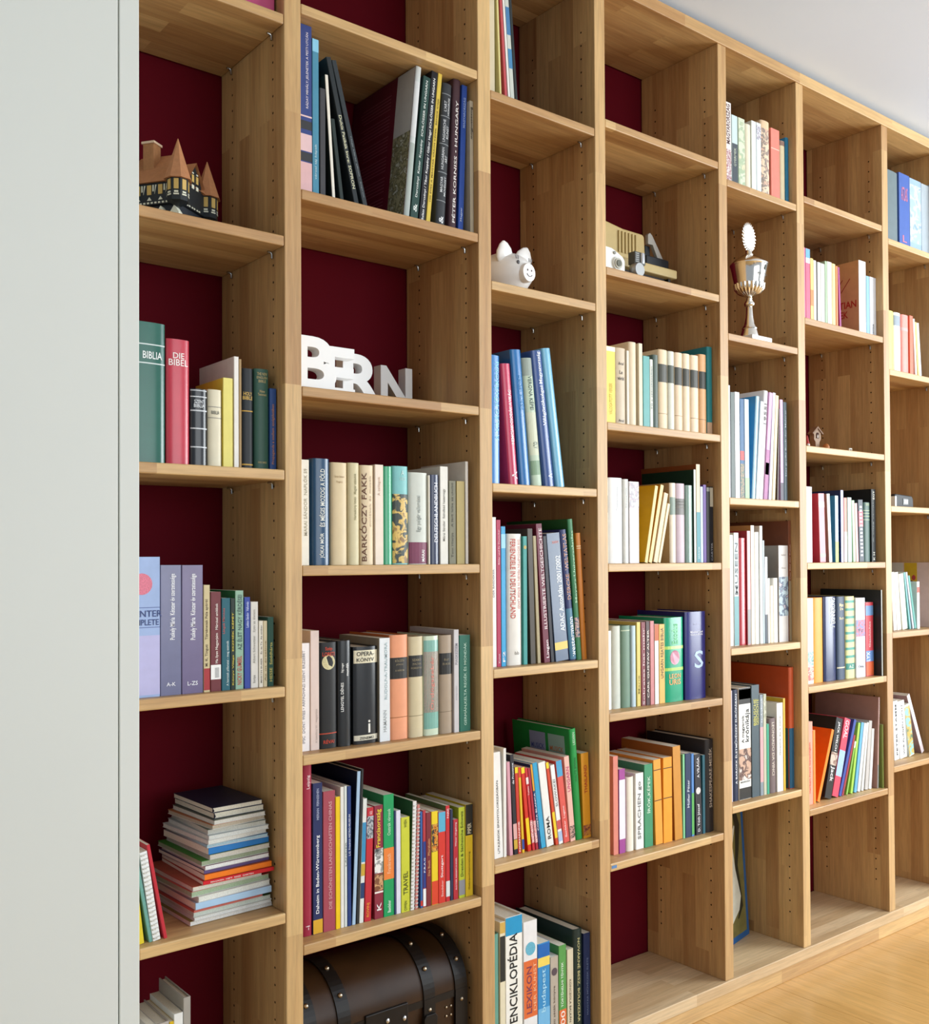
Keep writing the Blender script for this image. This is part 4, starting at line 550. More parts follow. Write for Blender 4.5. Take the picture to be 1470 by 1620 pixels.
('6.3',2.6855,0.0154,0.2016,-3.05,0.0284,0.149,'p','f2f0ea','white spined book with tan cover',{'sd': 'b49c8c'}),
('6.3',2.7176,0.0166,0.1975,0.0,0.028,0.146,'p','c4e0f0','landscape book blue above and green below',{'bn': [(0.002,0.311,'b8dc68')],'sd': '3c8cc0'}),
('6.3',2.7472,0.0142,0.2149,0.0,0.0275,0.159,'p','c4c8f0','tall lavender spined book with navy cover',{'sd': '24305c'}),
('6.3',2.7637,0.0159,0.1927,0.0,0.0273,0.143,'p','e88c7c','slim red and cream book',{'bn': [(0.002,0.473,'dce0cc')]}),
('6.3',2.7833,0.0214,0.1945,0.0,0.027,0.144,'p','b4d8cc','pale aqua book',{}),
('6.3',2.8109,0.015,0.1865,-1.73,0.0267,0.138,'p','acc8a0','slim leaf green book',{}),
('6.3',2.8274,0.0142,0.1783,-2.04,0.0265,0.132,'p','e4a8a8','slim blush book',{}),
('6.3',2.8455,0.0258,0.1892,-1.71,0.0262,0.14,'p','343c48','dark book dotted with white letters',{'bn': [(0.567,0.819,'b85464')],'tx': [('IIIIIIIIIIIIII','u',0.095,0.898,'ece8ec',0.5,0)]}),
('6.3',2.8734,0.0367,0.1827,0.0,0.0258,0.135,'h','3c5c54','deep green hardback with gold lines',{'bn': [(0.859,0.869,'a8b890'),(0.81,0.82,'a8b890'),(0.761,0.771,'a8b890'),(0.703,0.713,'a8b890')],'tx': [('VERNE','h',0.943,0.984,'a8b890',0.6,0)]}),
('6.3',2.9137,0.0242,0.2245,0.0,0.0253,0.21,'p','1c2022','tall black book with white specks',{'tx': [('A világ csodái','u',0.269,0.846,'9ca4a4',0.2,-0.1),('EGY','u',0.859,0.98,'e8e8dc',0.4,0),('K H','u',0.027,0.134,'e8e8dc',0.4,0)]}),
('6.4',2.5657,0.0489,0.2471,0.0,0.0384,0.183,'p','f2f2f0','white book with green and red pictures',{'bn': [(0.216,0.377,'pic:7cb0ac,c8d8d4,4c8c88,40'),(0.033,0.195,'pic:d8645c,f0c4b8,b83c3c,40')]}),
('6.4',2.615,0.051,0.2474,0.0,0.0373,0.183,'h','f0a43c','thick orange novel',{}),
('6.4',2.6702,0.0636,0.2487,0.0,0.0362,0.184,'h','343c64','thick navy book with silver lettering',{'tx': [('ERINNERUNG','u',0.678,0.981,'dce0dc',0.4,0.2),('Verlag','h',0.631,0.654,'dce0dc',0.3,0.2)],'g': 1}),
('6.4',2.7359,0.0431,0.2476,0.0,0.0348,0.183,'h','3c4c64','dark blue book with cream title',{'bn': [(0.138,0.153,'d8d0b0')],'tx': [('Mann','h',0.878,0.92,'e8dca8',0.5,0),('Die','h',0.837,0.866,'e8dca8',0.4,0),('Buch','h',0.724,0.754,'e8dca8',0.5,0)]}),
('6.4',2.7827,0.0482,0.2469,0.0,0.0338,0.183,'h','d8d89c','green and cream striped book',{'bn': [(0.921,0.952,'4c9c8c'),(0.825,0.856,'4c9c8c'),(0.73,0.761,'4c9c8c'),(0.634,0.665,'4c9c8c'),(0.538,0.569,'4c9c8c'),(0.442,0.474,'4c9c8c'),(0.347,0.378,'4c9c8c'),(0.251,0.282,'4c9c8c'),(0.109,0.186,'3c8c7c')],'tx': [('A-Z','h',0.127,0.165,'e4ecdc',0.5,0)]}),
('6.4',2.8326,0.0509,0.2408,0.0,0.0328,0.178,'p','e6e8f0','white book with blue photo block',{'bn': [(0.513,0.723,'pic:6c7cac,c86478,242c5c,40')],'tx': [('Oma','h',0.119,0.154,'4c4c54',0.6,0)]}),
('6.4',2.8851,0.0435,0.2262,0.0,0.0318,0.167,'p','cc4450','red book with blue bands',{'bn': [(0.821,0.954,'6c94c4'),(0.197,0.343,'6890cc'),(0.011,0.191,'dc6438')],'tx': [('Geschichte','u',0.39,0.741,'f0c8c8',0.25,0),('LYX','u',0.204,0.33,'e4ecf4',0.45,-0.2)]}),
('6.4',2.9344,0.0057,0.2638,0.0,0.008,0.21,'p','b8bcb4','tall black hardback with thin silver edge',{'sd': '2c302f'}),
('6.5',2.5648,0.0361,0.237,0.0,0.0353,0.175,'p','f4a490','salmon pink book at left post',{'tx': [('Heribert Prantl Gerechtigkeit','u',0.139,0.754,'c85c4c',0.3,0.1)]}),
('6.5',2.602,0.0118,0.2108,0.0,0.0347,0.156,'p','f89440','narrow orange paperback',{}),
('6.5',2.6185,0.013,0.215,21.59,0.0345,0.159,'p','f88c28','leaning vivid orange paperback',{'sd': 'f06410'}),
('6.5',2.6547,0.0351,0.2373,16.36,0.0341,0.176,'p','242424','black business book with bald portrait photo',{'bn': [(0.41,0.569,'pic:c8b8a8,8c6c5c,e4dcd4,20')],'tx': [('JACK WELCH','d',0.588,0.951,'f0f0f0',0.38,0),('Jack','d',0.207,0.397,'f4f4f4',0.6,0)]}),
('6.5',2.6924,0.0322,0.2333,18.12,0.0335,0.173,'p','e04c64','pink and blue football book',{'bn': [(0.258,0.588,'a4c4e8')],'tx': [('GOAL','d',0.741,0.976,'f8dce0',0.6,0)]}),
('6.5',2.7287,0.0135,0.2335,22.03,0.033,0.173,'p','3c50a4','leaning blue book',{}),
('6.5',2.7451,0.0094,0.1849,21.9,0.0328,0.137,'p','a43444','thin maroon book',{}),
('6.5',2.7679,0.0081,0.1618,18.08,0.0325,0.12,'p','8cbc54','short green book with white tip',{'bn': [(0.872,0.996,'e8f0e4')]}),
('6.5',2.7913,0.0117,0.2122,13.08,0.0322,0.157,'p','a8d454','lime green leaning book',{}),
('6.5',2.8104,0.0137,0.2104,12.39,0.0319,0.156,'p','68aed8','light blue leaning book',{}),
('6.5',2.8295,0.0133,0.2064,11.78,0.0317,0.153,'p','f0f0ee','white leaning book beside blue one',{}),
('6.5',2.8511,0.0111,0.2063,9.69,0.0314,0.153,'p','e4e4e0','off white leaning book',{}),
('6.5',2.8697,0.0177,0.2088,7.92,0.0312,0.155,'p','c4c0bc','pale grey leaning book',{}),
('6.5',2.8923,0.0142,0.1828,7.09,0.0309,0.135,'p','f4f4f0','short white book in front of mauve one',{}),
('6.5',2.9218,0.0082,0.2782,2.77,0.02,0.22,'h','c4a098','tall mauve book',{'bn': [(0.002,0.258,'8c8c88')],'tx': [('CARDINAL','u',0.782,0.978,'f4e0d8',0.5,0)],'sd': '9c7468'}),
('6.5',2.9399,0.0057,0.195,0.0,0.012,0.144,'p','7c8c44','thin mossy green book',{}),
('7.0',3.0059,0.0902,0.2326,0.0,0.025,0.172,'h','6c7c80','slate grey volume',{}),
('7.0',3.0987,0.0654,0.2397,0.0,0.025,0.177,'f','4464b0','royal blue volume with pink marks',{'tx': [('ATLAS','h',0.637,0.82,'d87c94',0.6,0),('L','h',0.077,0.168,'d87c94',0.4,0)]}),
('7.0',3.1657,0.0726,0.2371,0.0,0.025,0.175,'f','98b4d4','pale blue illustrated volume',{'bn': [(0.12,0.922,'pic:a0b8d4,c0ccd8,88a4c8,15')]}),
('7.0',3.2405,0.0521,0.2359,0.0,0.025,0.175,'f','a8b4bc','grey blue volume',{}),
('7.0',3.2955,0.0065,0.2428,0.0,0.025,0.18,'h','8c98a4','grey volume cut by the frame',{}),
('7.1',3.0262,0.0432,0.1957,0.0,0.03,0.145,'h','f0e478','yellow book at left post',{}),
('7.1',3.0717,0.0414,0.1954,0.0,0.03,0.145,'h','f0f0ec','white book with grey top',{'bn': [(0.785,0.95,'94a0ac')]}),
('7.1',3.1181,0.0441,0.1951,0.0,0.03,0.144,'h','f0988c','salmon hardback with grey marks',{'bn': [(0.733,0.786,'c8a8a4')]}),
('7.1',3.1653,0.0214,0.1978,0.0,0.03,0.146,'p','e06c4c','orange red narrow book',{}),
('7.1',3.2004,0.0107,0.1905,-3.86,0.03,0.141,'p','f0efe8','white narrow book',{}),
('7.1',3.2169,0.0106,0.1815,-5.42,0.03,0.134,'p','e8c874','thin amber book',{}),
('7.1',3.228,0.0131,0.1805,-5.28,0.03,0.134,'p','e4ecf4','thin white blue book at end',{}),
('7.3',3.0647,0.0194,0.1855,-4.67,0.04,0.137,'p','eceeea','first white booklet leaning left',{}),
('7.3',3.0861,0.0228,0.1848,-5.1,0.0393,0.137,'p','f0ece4','second white booklet leaning left',{}),
('7.3',3.1175,0.0301,0.1798,-7.5,0.0384,0.133,'p','e8e8d8','cream booklet leaning left',{}),
('7.3',3.1587,0.0092,0.1867,-10.47,0.0372,0.138,'p','6cacac','teal booklet leaning left',{}),
('7.3',3.1761,0.0109,0.188,-12.57,0.0366,0.139,'p','b4b8c4','lilac grey booklet leaning left',{}),
('7.3',3.189,0.0107,0.1763,-12.96,0.036,0.13,'p','4c9c90','thin sea green booklet leaning left',{}),
('7.3',3.2042,0.0163,0.1531,0.0,0.0355,0.113,'p','f0f0f0','white book with red top mark',{'bn': [(0.763,0.888,'dc4c38')]}),
('7.3',3.2989,0.003,0.2152,0.0,0.0345,0.225,'p','d8b8b0','large book with ochre patterned cover',{'sd': 'cfb8b0','big': 1}),
('7.4',3.079,0.0303,0.1884,-3.01,0.05,0.139,'p','eeeeee','first white book with black script',{'tx': [('PETER STAMM','u',0.076,0.935,'4c4c4c',0.3,0.1)]}),
('7.4',3.1164,0.0427,0.1848,-5.02,0.0509,0.137,'p','f0f0ee','second white book with black script',{'tx': [('WIR FLIEGEN LICHT','u',0.048,0.939,'4c4c4c',0.2,0.1)]}),
('7.4',3.1763,0.032,0.1707,-10.22,0.0523,0.126,'p','dce4dc','white book with landscape strip',{'bn': [(0.017,0.96,'pic:8cc0bc,c8a84c,5c7c5c,20')]}),
('7.4',3.2599,0.0174,0.2171,-25.04,0.0545,0.161,'p','f0e4e8','leaning white spined book with mauve cover',{'sd': '9c7c7c'}),
('1.6',0.6509,0.0138,0.3024,0.0,0.05,0.11,'p','c8c4bc','grey paper folder',{}),
('1.6',0.665,0.0241,0.3001,0.0,0.05,0.11,'f','b4aca4','stone coloured ring binder',{}),
('1.6',0.6898,0.0076,0.2976,0.0,0.05,0.11,'p','d8b422','slim yellow folder',{}),
('1.6',0.6979,0.016,0.3083,0.0,0.05,0.11,'p','e6e6e2','white cardboard folder',{}),
('1.6',0.7148,0.0129,0.3317,0.0,0.05,0.11,'f','a39d94','grey cardboard magazine box',{}),
]
# ---------------- books: shelf, x, thickness, height, lean, setback, depth, kind, colour, look, details ----------------
def bulge(kind, t):
    bm = min(.2*t, .0055) if kind == 'h' else 0
    return lambda x: bm*math.sqrt(max(0, 1-(2*min(max(x, 0), t)/t-1)**2))
def book_parts(root, t, h, W, k, col, o):
    bf = bulge(k, t); gl = .22 if o.get('g') else (.42 if k != 's' else .6)
    m = mat(col, gl, 0, .07, 40); ms = mat(o['sd'], gl, 0, .08, 40) if o.get('sd') else m
    hard = k in 'hf'; b = min(.0022 if hard else .0006, t*.2); n = 9 if k == 'h' else 3
    if k == 'h': xs = [t*(1-cos(pi*i/(n-1)))/2 for i in range(n)]; out = [(x, min(.0055, .2*t)-bf(x)) for x in xs]
    else: r = min(.0008, t*.15); out = [(0, r), (r, 0), (t-r, 0), (t, r)]
    bm0 = min(.0055, .2*t) if k == 'h' else 0
    outer = [(0, W)]+out+[(t, W)]; inner = [(b+x*(t-2*b)/t, y+b if i not in (0, len(outer)-1) else W) for i, (x, y) in enumerate(outer)]
    mb = MB(); N = len(outer); mb.v = [(x, y, z) for z in (0, h) for x, y in outer]+[(x, y, z) for z in (0, h) for x, y in inner]
    for i in range(N-1):
        mi = 1 if i in (0, N-2) else 0
        mb.f += [(i, N+i, N+i+1, i+1)[::-1], (2*N+i, 3*N+i, 3*N+i+1, 2*N+i+1), (N+i, 3*N+i, 3*N+i+1, N+i+1)[::-1], (i, 2*N+i, 2*N+i+1, i+1)]; mb.m += [mi]*4
    for i in (0, N-1): f = (i, N+i, 3*N+i, 2*N+i); mb.f.append(f if i == 0 else f[::-1]); mb.m.append(1)
    mb.build('cover', [m, ms], root, 35)
    ov = .003 if hard else .0003
    B(b, t-b, bm0+b+.001, W-ov, ov*.5, h-ov).build('page_block', PAGE, root)
    sf = lambda x: bm0-bf(x)                                        # y of the spine surface
    for z0, z1, c in o.get('bn', []):
        e = .00018; q = MB(); xs = [p[0] for p in out] if k == 'h' else [0.0003, t-.0003]
        if k == 'h': xs = [.0004+x*(t-.0008)/t for x in xs]
        for a, c2 in zip(xs, xs[1:]):
            q.face([(a, sf(a)-e, z0*h), (c2, sf(c2)-e, z0*h), (c2, sf(c2)-e, z1*h), (a, sf(a)-e, z1*h)])
        q.build('spine_band' if not c.startswith('pic') else 'printed_picture', mat(c, gl) if not c.startswith('pic') else picmat(c), root, 40)
        if o.get('sb'):
            B(-.0002, 0, .006, W, z0*h, z1*h).build('cover_band', mat(c, gl), root)
            B(-.0004, -.0002, .05, .07, .35*h, .50*h).build('cover_picture', picmat('pic:c8a03c,d8d0b8,3c5c3c,60'), root)
    if o.get('disc'):
        fx, fz, c = o['disc']; r = min(t*.36, .018); q = MB(); cx = t*.5; cz = fz*h
        pts = [(cx+r*cos(2*pi*i/20), cz+r*1.0*sin(2*pi*i/20)) for i in range(20)]
        q.face([(x, sf(x)-.0004, z) for x, z in pts]); q.build('emblem', mat(c, gl, 0, .25, 500), root)
    for s, d, z0, z1, c, sz, off in o.get('tx', []):
        mt = mat(c, .4); e = .0006
        if d == 'h':
            def fn(u, v, L=sz*t*.98, zc=(z0+z1)/2*h, off=off): x = t/2+off*t+u-L/2; return (x, sf(x)-e, zc+v)
            text(s, root, mt, fn, length=sz*t*.98, height=(z1-z0)*h)
        elif d == 'u':
            def fn(u, v, off=off, z0=z0): x = t/2+off*t-v; return (x, sf(x)-e, z0*h+u)
            text(s, root, mt, fn, length=(z1-z0)*h, height=sz*t)
        else:
            def fn(u, v, off=off, z1=z1): x = t/2+off*t+v; return (x, sf(x)-e, z1*h-u)
            text(s, root, mt, fn, length=(z1-z0)*h, height=sz*t)
    if o.get('sp'):
        q = B(-.0003, 0, .004, .065, .001, h*.58); q.build('cover_picture', picmat('pic:9c9a78,6c6c4c,c4c8b8,40'), root)
        B(-.0003, 0, .004, .065, h*.58, h-.001).build('cover_panel', mat('c4c4be', .5), root)
        for i in range(34):
            z = h*(.92-.023*i); l = .12*rnd.uniform(.75, 1)
            q = MB(); q.face([(-.0003, .085+l, z), (-.0003, .085, z), (-.0003, .085, z+.0012), (-.0003, .085+l, z+.0012)]); q.build('text_line', mat('9c6068'), root) if i % 6 else None
    if o.get('pan'):
        for y0, c in ((.02, '8cb0a8'), (.085, '8c98b8')):
            B(-.0003, 0, y0, y0+.055, h*.62, h*.93).build('cover_picture', mat(c), root)
            q = MB(); q.face([(-.0006, y0+.027-.018*cos(pi*i/10), h*.62+.02*sin(pi*i/10)) for i in range(11)]); q.build('cover_emblem', mat('4c90c0'), root)
            def fn(u, v, y0=y0): return (-.0006, y0+.05-u, h*.80+v)
            text('MUSICK', root, mat('3c4c94' if y0 > .05 else 'b07040'), fn, length=.045, height=.012)
    if o.get('covtx'):
        for s, z, L, y in (('CHRISTIAN', .42, .128, .137), ('STUCZEK', .29, .10, .137)):
            def fn(u, v, z=z, y=y): return (-.0005, y-u, h*z+v)
            text(s, root, mat('b8341c'), fn, length=L, height=.022, bold=.02)
        B(-.0003, 0, .1, .16, h*.55, h*.86).build('cover_panel', mat('b8b0c8'), root)
        for a0 in (.03, .055):
            q = MB(); q.box(-.0008, -.0004, -.001, .001, 0, .05, M=Matrix.Translation((0, a0+.03, h*.6)) @ Matrix.Rotation(R(38), 4, 'X')); q.build('cover_stroke', mat('a02c1c'), root)
    if o.get('big'):
        B(-.0003, 0, .05, .095, .001, h-.001).build('cover_stripe', mat('c8a428'), root); B(-.0003, 0, .1, W-.002, .001, h-.001).build('cover_panel', mat('c8c4b8'), root)
        for i in range(9):
            q = MB(); r = .007; yy = .058+.028*rnd.random(); zz = .02+.018*i; q.face([(-.0006, yy-r*cos(2*pi*j/12), zz+r*1.3*sin(2*pi*j/12)) for j in range(12)]); q.build('cover_blossom', mat(('a83c3c', '6c2c3c')[i % 2]), root)
    if k == 's':
        q = MB(); nn = int(h/.0075)
        for i in range(nn):
            z = .004+i*.0075; r = max(.003, t*.5)
            for j in range(8):
                a0, a1 = 2*pi*j/8, 2*pi*(j+1)/8
                for zz in (0,):
                    q.face([(t/2+r*cos(a0)*.95, -.0005+r*.6*sin(a0), z), (t/2+r*cos(a1)*.95, -.0005+r*.6*sin(a1), z), (t/2+r*cos(a1)*.95, -.0005+r*.6*sin(a1), z+.0022), (t/2+r*cos(a0)*.95, -.0005+r*.6*sin(a0), z+.0022)])
        w = q.build('spiral_binding', mat('d8d8d4', .3), root); w['kind'] = 'stuff'
def cat_of(look):
    for w in ('magazine', 'folder', 'binder', 'booklet', 'notebook', 'calendar', 'album', 'atlas', 'brochure', 'leaflet', 'pamphlet', 'box'):
        if w in look.split() or w in look: return {'box': 'box', 'binder': 'folder', 'brochure': 'booklet', 'leaflet': 'booklet', 'pamphlet': 'booklet'}.get(w, w) if w not in ('album', 'atlas') else 'book'
    return 'book'
for key, x, t, h, lean, d, W, k, col, look, o in BOOKS:
    a = R(lean); z = zof(key)+.0003
    if a > 0: loc = (x+t/cos(a)-t*cos(a), d, z+t*sin(a))
    else: loc = (x, d, z)
    cat = cat_of(look); nm = {'box': 'file_box', 'book': 'book'}.get(cat, cat)
    r = thing(nm, look+' '+PHRASE[key], cat, loc, 0, 'books '+PHRASE[key], ry=a)
    book_parts(r, t, h, W, k, col, o)
# ---------------- stack of magazines ----------------
STK = [(8, .727, .893, 'e4e2dc', 'lowest magazine of the stack, white with yellow edge'), (6, .729, .889, 'dcdcd8', 'white magazine second from the bottom of the stack'),
 (8, .732, .889, 'ccd4c8', 'greenish white magazine third from bottom of stack'), (6, .734, .872, 'c86a5c', 'pale red edged magazine low in the stack'),
 (12, .736, .886, 'a8c8e4', 'light blue magazine low in the stack'), (10, .738, .887, 'e2e4dc', 'white magazine right above light blue one in stack'),
 (10, .728, .887, 'a4b898', 'green and white magazine in middle of stack'), (8, .727, .870, 'dcd8c8', 'cream magazine directly under the red one in stack'),
 (7, .748, .888, 'd0202c', 'bright red magazine with white spine print in stack'), (10, .750, .886, 'f07c1c', 'bright orange magazine in the stack'),
 (7, .748, .885, '5c4c7c', 'violet magazine on the orange one in stack'), (8, .752, .884, 'eceae8', 'white magazine above the violet one in stack'),
 (9, .746, .884, '9ca88c', 'grey green folded magazine in the stack'), (9, .757, .885, 'cfc9bc', 'cream magazine under the blue one in stack'),
 (12, .755, .884, '2474b8', 'strong blue magazine in upper half of stack'), (7, .752, .880, 'a8c4d0', 'pale blue magazine on the blue one in stack'),
 (8, .758, .879, 'dcdcd4', 'white magazine seventh from top of stack'), (8, .758, .880, 'd4d6d0', 'off white magazine sixth from top of stack'),
 (9, .755, .875, 'c0bfb4', 'grey white magazine fifth from top of stack'), (8, .762, .876, 'b8ac98', 'beige magazine fourth from top of stack'),
 (8, .764, .875, 'd2cec4', 'worn white magazine third from top of stack'), (11, .772, .875, '20243c', 'navy notebook with cream pages second from top of stack'),
 (9, .768, .872, '1c2034', 'dark navy notebook lying on top of magazine stack')]
TOPC = ['8c7c3c', 'd8d8d0', '4c6c44', 'a84440', 'b0b4c0', 'd8d8d0', 'b85448', 'a8503c', 'b03430', 'c86030', '4c4c6c', '5c3038', '3c8030', '6c7c5c', 'b0acb0', '2c5c84', 'b4b8b8', 'a8b0b0', '6c7468', 'a86030', '54584c', '20243c', '1c2034']
z = .5288
for i, (th, x0, x1, c, lab) in enumerate(STK):
    th *= .001; x1 -= .006; yw = R(rnd.uniform(-1, 6)) if 0 < i < 21 else R(2.5)
    y0 = .036+rnd.uniform(0, .011)-(.004 if i in (8, 9, 14) else 0); x0 += rnd.uniform(-.004, .003); W = .205-.0022*i
    open_e = i not in (4, 8, 9, 14, 10)
    r = thing('notebook' if i > 20 else 'magazine', lab, 'notebook' if i > 20 else 'magazine', (x0, y0, z+th), yw, 'magazines in the stack', ry=pi/2)
    if open_e:      # open side to the front: covers and page edges
        e = .0007; L = x1-x0; cm = mat(TOPC[i], .45, 0, .1, 50)
        B(0, e, 0, W, 0, L).build('cover', cm, r); B(th-e*1.4, th-.0002, 0, W, 0, L).build('back_cover', mat('c8c6c0' if i < 21 else c, .45), r)
        B(e, th-e*1.4, .001, W-.001, .001, L-.001).build('page_block', mat('d8d0bc' if i > 20 else c, .7, 0, .22, 700), r)
        if i > 20: MB().prism([(0, 0), (th*.5, -.006), (th-.0003, 0)], .0, .001, 'z').build('cover_fold', cm, r)
    else:
        book_parts(r, th-.0003, x1-x0, W, 'p', c, dict(sd=TOPC[i], tx=[('MAGAZIN  HEFT  REISE  GARTEN', 'd' if 0 else 'u', .1, .7, 'f0e8e4', .35, 0)] if i == 8 else []))
    z += th
# ---------------- half-timbered ceramic house ----------------
ROOF = mat('b57d55', .55, 0, .12, 120, .3); TIM = mat('20262a', .35, 0, .1, 100); WPAN = mat('dcdcc8', .5); YPAN = mat('c8a860', .45)
hs = thing('model_house', 'half timbered ceramic model house with clay coloured roof and two turrets', 'ornament', (.709, .05, zof('1.2')+.0003), R(-55))
LX, LY = .14, .098
B(-LX+.008, -.006, .006, LY-.006, 0, .036).build('ground_floor', mat('2a3038', .5, 0, .2, 80, .4), hs)
B(-LX, 0, 0, LY, .036, .076).build('upper_floor', TIM, hs, bevel=.001)
rf = MB(); E = .005; a, b_, c_, d_ = (-LX-E, -E, .075), (E, -E, .075), (E, LY+E, .075), (-LX-E, LY+E, .075); p, q = (-LX+.03, LY/2, .142), (-.038, LY/2, .142)
for f in ((a, b_, q, p), (b_, c_, q), (c_, d_, p, q), (d_, a, p), (a, d_, c_, b_)): rf.face(f)
rf.build('roof', ROOF, hs)
gb = MB().prism([(.022, .04), (.064, .04), (.064, .082), (.043, .113), (.022, .082)], -.03, .004, 'x'); gb.build('gable', TIM, hs)
g2 = MB(); ap = (.0, .043, .119)
for s in (-1, 1): g2.face([(-.035, .043, .119), (.008, .043, .119), (.008, .043+s*.027, .08), (-.035, .043+s*.027, .08)][::s])
g2.build('gable_roof', ROOF, hs)
ch = B(-.088, -.066, .022, .044, .10, .158).build('chimney', mat('a8764c', .6, 0, .15, 150, .4), hs, bevel=.0006)
B(-.09, -.064, .02, .046, .156, .16).build('chimney_cap', mat('d8bca0', .6), ch)
for (tx, ty) in ((-.004, .002), (-.004, LY)):
    tr = MB().lathe([(.004, .028), (.019, .036), (.0195, .078), (.019, .079)], (tx, ty, 0), 8).build('turret', TIM, hs)
    MB().lathe([(.0245, .074), (.0225, .08), (.0006, .148 if ty < .05 else .143)], (tx, ty, 0), 8).build('turret_roof', ROOF, tr, None)
    for k in range(8):
        an = 2*pi*(k+.5)/8; M = Matrix.Translation((tx, ty, 0)) @ Matrix.Rotation(an, 4, 'Z')
        MB().box(.0175, .0186, -.004, .004, .054, .072, M=M).build('window', YPAN, tr)
        MB().box(.0175, .0186, -.0045, .0045, .044, .0465, M=M).box(.0175, .0186, -.0035, .0035, .048, .051, M=M).build('infill', WPAN, tr)
wn = MB(); wp = MB()
for k in range(6):
    x = -LX+.008+k*.0225
    wn.box(x, x+.0085, -.0009, 0, .054, .071); wp.box(x+.011, x+.0135, -.0009, 0, .06, .071)
    wp.prism([(x+.015, .055), (x+.019, .071), (x+.0165, .071)], -.0009, 0); wp.prism([(x, .044), (x+.009, .044), (x+.0045, .05)], -.0009, 0)
    for s in range(3): wp.box(x+.0075*s, x+.0075*s+.004, -.0009, 0, .038, .041)
for k in range(3):
    y = .022+k*.016; wn.box(0, .0011, y, y+.008, .05, .066); wp.box(0, .0011, y+.0095, y+.013, .054, .066)
    for s in range(2): wp.box(0, .0011, y+.007*s, y+.007*s+.0045, .0375, .0415).box(0, .0011, y+.007*s, y+.007*s+.0045, .0435, .047)
for y in (.032, .046): wn.box(.004, .0052, y, y+.007, .083, .096); wp.box(.004, .0052, y, y+.007, .071, .078); wp.box(.004, .0052, y+.001, y+.006, .098, .1005)
wn.build('windows', YPAN, hs)['kind'] = 'stuff'; wp.build('infill_panels', WPAN, hs)['kind'] = 'stuff'
for (x, y) in ((-.034, -.006), (-.008, -.004)):
    MB().prism([(x-.009, 0), (x+.009, 0), (x+.009, .018), (x, .031), (x-.009, .018)], y, y+.012).build('porch', WPAN, hs)
B(-.125, -.105, .004, .02, .092, .104).build('dormer', mat('5c5c54'), hs)
# ---------------- letters ----------------
def letter(chr_, x0, x1, y0, z, hgt, dep, lab):
    c = bpy.data.curves.new('t', 'FONT'); c.body = chr_; c.resolution_u = 6; c.offset = .03; c.extrude = .1
    t = bpy.data.objects.new('t', c); COL.objects.link(t); bpy.context.view_layer.update()
    me = bpy.data.meshes.new_from_object(t.evaluated_get(bpy.context.evaluated_depsgraph_get())); bpy.data.objects.remove(t); bpy.data.curves.remove(c)
    xs = [v.co.x for v in me.vertices]; ys = [v.co.y for v in me.vertices]; zs = [v.co.z for v in me.vertices]
    f = lambda v, a: (v-min(a))/(max(a)-min(a))
    for v in me.vertices: v.co = (f(v.co.x, xs)*(x1-x0), (1-f(v.co.z, zs))*dep, f(v.co.y, ys)*hgt)
    me.materials.clear(); me.materials.append(mat('f1f0ee', .4, 0, .01)); me.name = 'letter'
    o = bpy.data.objects.new('decorative_letter', me); COL.objects.link(o); o.location = (x0, y0, z)
    o['label'] = lab; o['category'] = 'letter'; o['group'] = 'white block letters'
zl = zof('2.2')+.0003
letter('B', .9235, 1.0130, .030, zl, .101, .027, 'white block letter B, frontmost at the left post')
letter('E', 1.0180, 1.0890, .085, zl, .101, .027, 'white block letter E standing between B and R')
letter('R', 1.0830, 1.1790, .121, zl, .101, .027, 'white block letter R behind the E')
letter('N', 1.2190, 1.3020, .188, zl, .101, .027, 'white block letter N, the rearmost in shade')
# ---------------- leather trunk ----------------
LEA = mat('3a2412', .34, 0, .35, 12, .25); STR = mat('1a1512', .35, 0, .2, 30, .2); BRS = mat('b8a890', .3, 1.)
tk = thing('trunk', 'dark brown leather trunk with domed lid, straps and brass studs', 'trunk', (.937, .035, ZF+.0003))
TW, TD, TH = .385, .205, .196
B(0, TW, 0, TD, 0, TH).build('body', LEA, tk, bevel=.004)
arc = lambda ex, n=32: [(TD/2-(TD/2+ex)*cos(pi*i/n), TH+.002+(.092+ex)*sin(pi*i/n)) for i in range(n+1)]
ld = MB().prism(arc(.003), -.002, TW+.002, 'x').build('lid', LEA, tk, 30)
B(-.002, TW+.002, -.004, 0, TH-.012, TH+.002).build('seam_trim', STR, tk)
def strap(x, w):
    s = MB(); A0, A1 = arc(.0032), arc(.0062); n = len(A0)
    for i in range(n-1):
        for (xa, xb) in ((x, x+w),):
            s.face([(xa, *A1[i]), (xb, *A1[i]), (xb, *A1[i+1]), (xa, *A1[i+1])]); s.face([(xa, *A0[i]), (xa, *A1[i]), (xa, *A1[i+1]), (xa, *A0[i+1])]); s.face([(xb, *A0[i]), (xb, *A0[i+1]), (xb, *A1[i+1]), (xb, *A1[i])])
    s.box(x, x+w, -.007, 0, .02, TH+.002); return s.build('strap', STR, tk, 30)
for x, w in ((.0, .03), (.075, .028), (.275, .028), (TW-.03, .031)):
    st = strap(x, w)
    for i in (6, 12):
        y, zz = arc(.007)[i]; MB().ell((x+w/2, y, zz), (.005, .005, .005), 10).build('stud', BRS, st, 60)
    MB().ell((x+w/2, -.007, TH-.02), (.0042, .003, .0042), 10).build('stud', BRS, st, 60)
cl = B(.135, .235, -.008, 0, TH-.045, TH+.01).build('clasp', STR, tk, bevel=.002)
for x, zz in ((.145, TH-.02), (.185, TH-.012), (.225, TH-.018)): MB().ell((x, -.009, zz), (.0045, .003, .0055), 10).build('stud', mat('d8d8d8', .25, 1.), cl, 60)
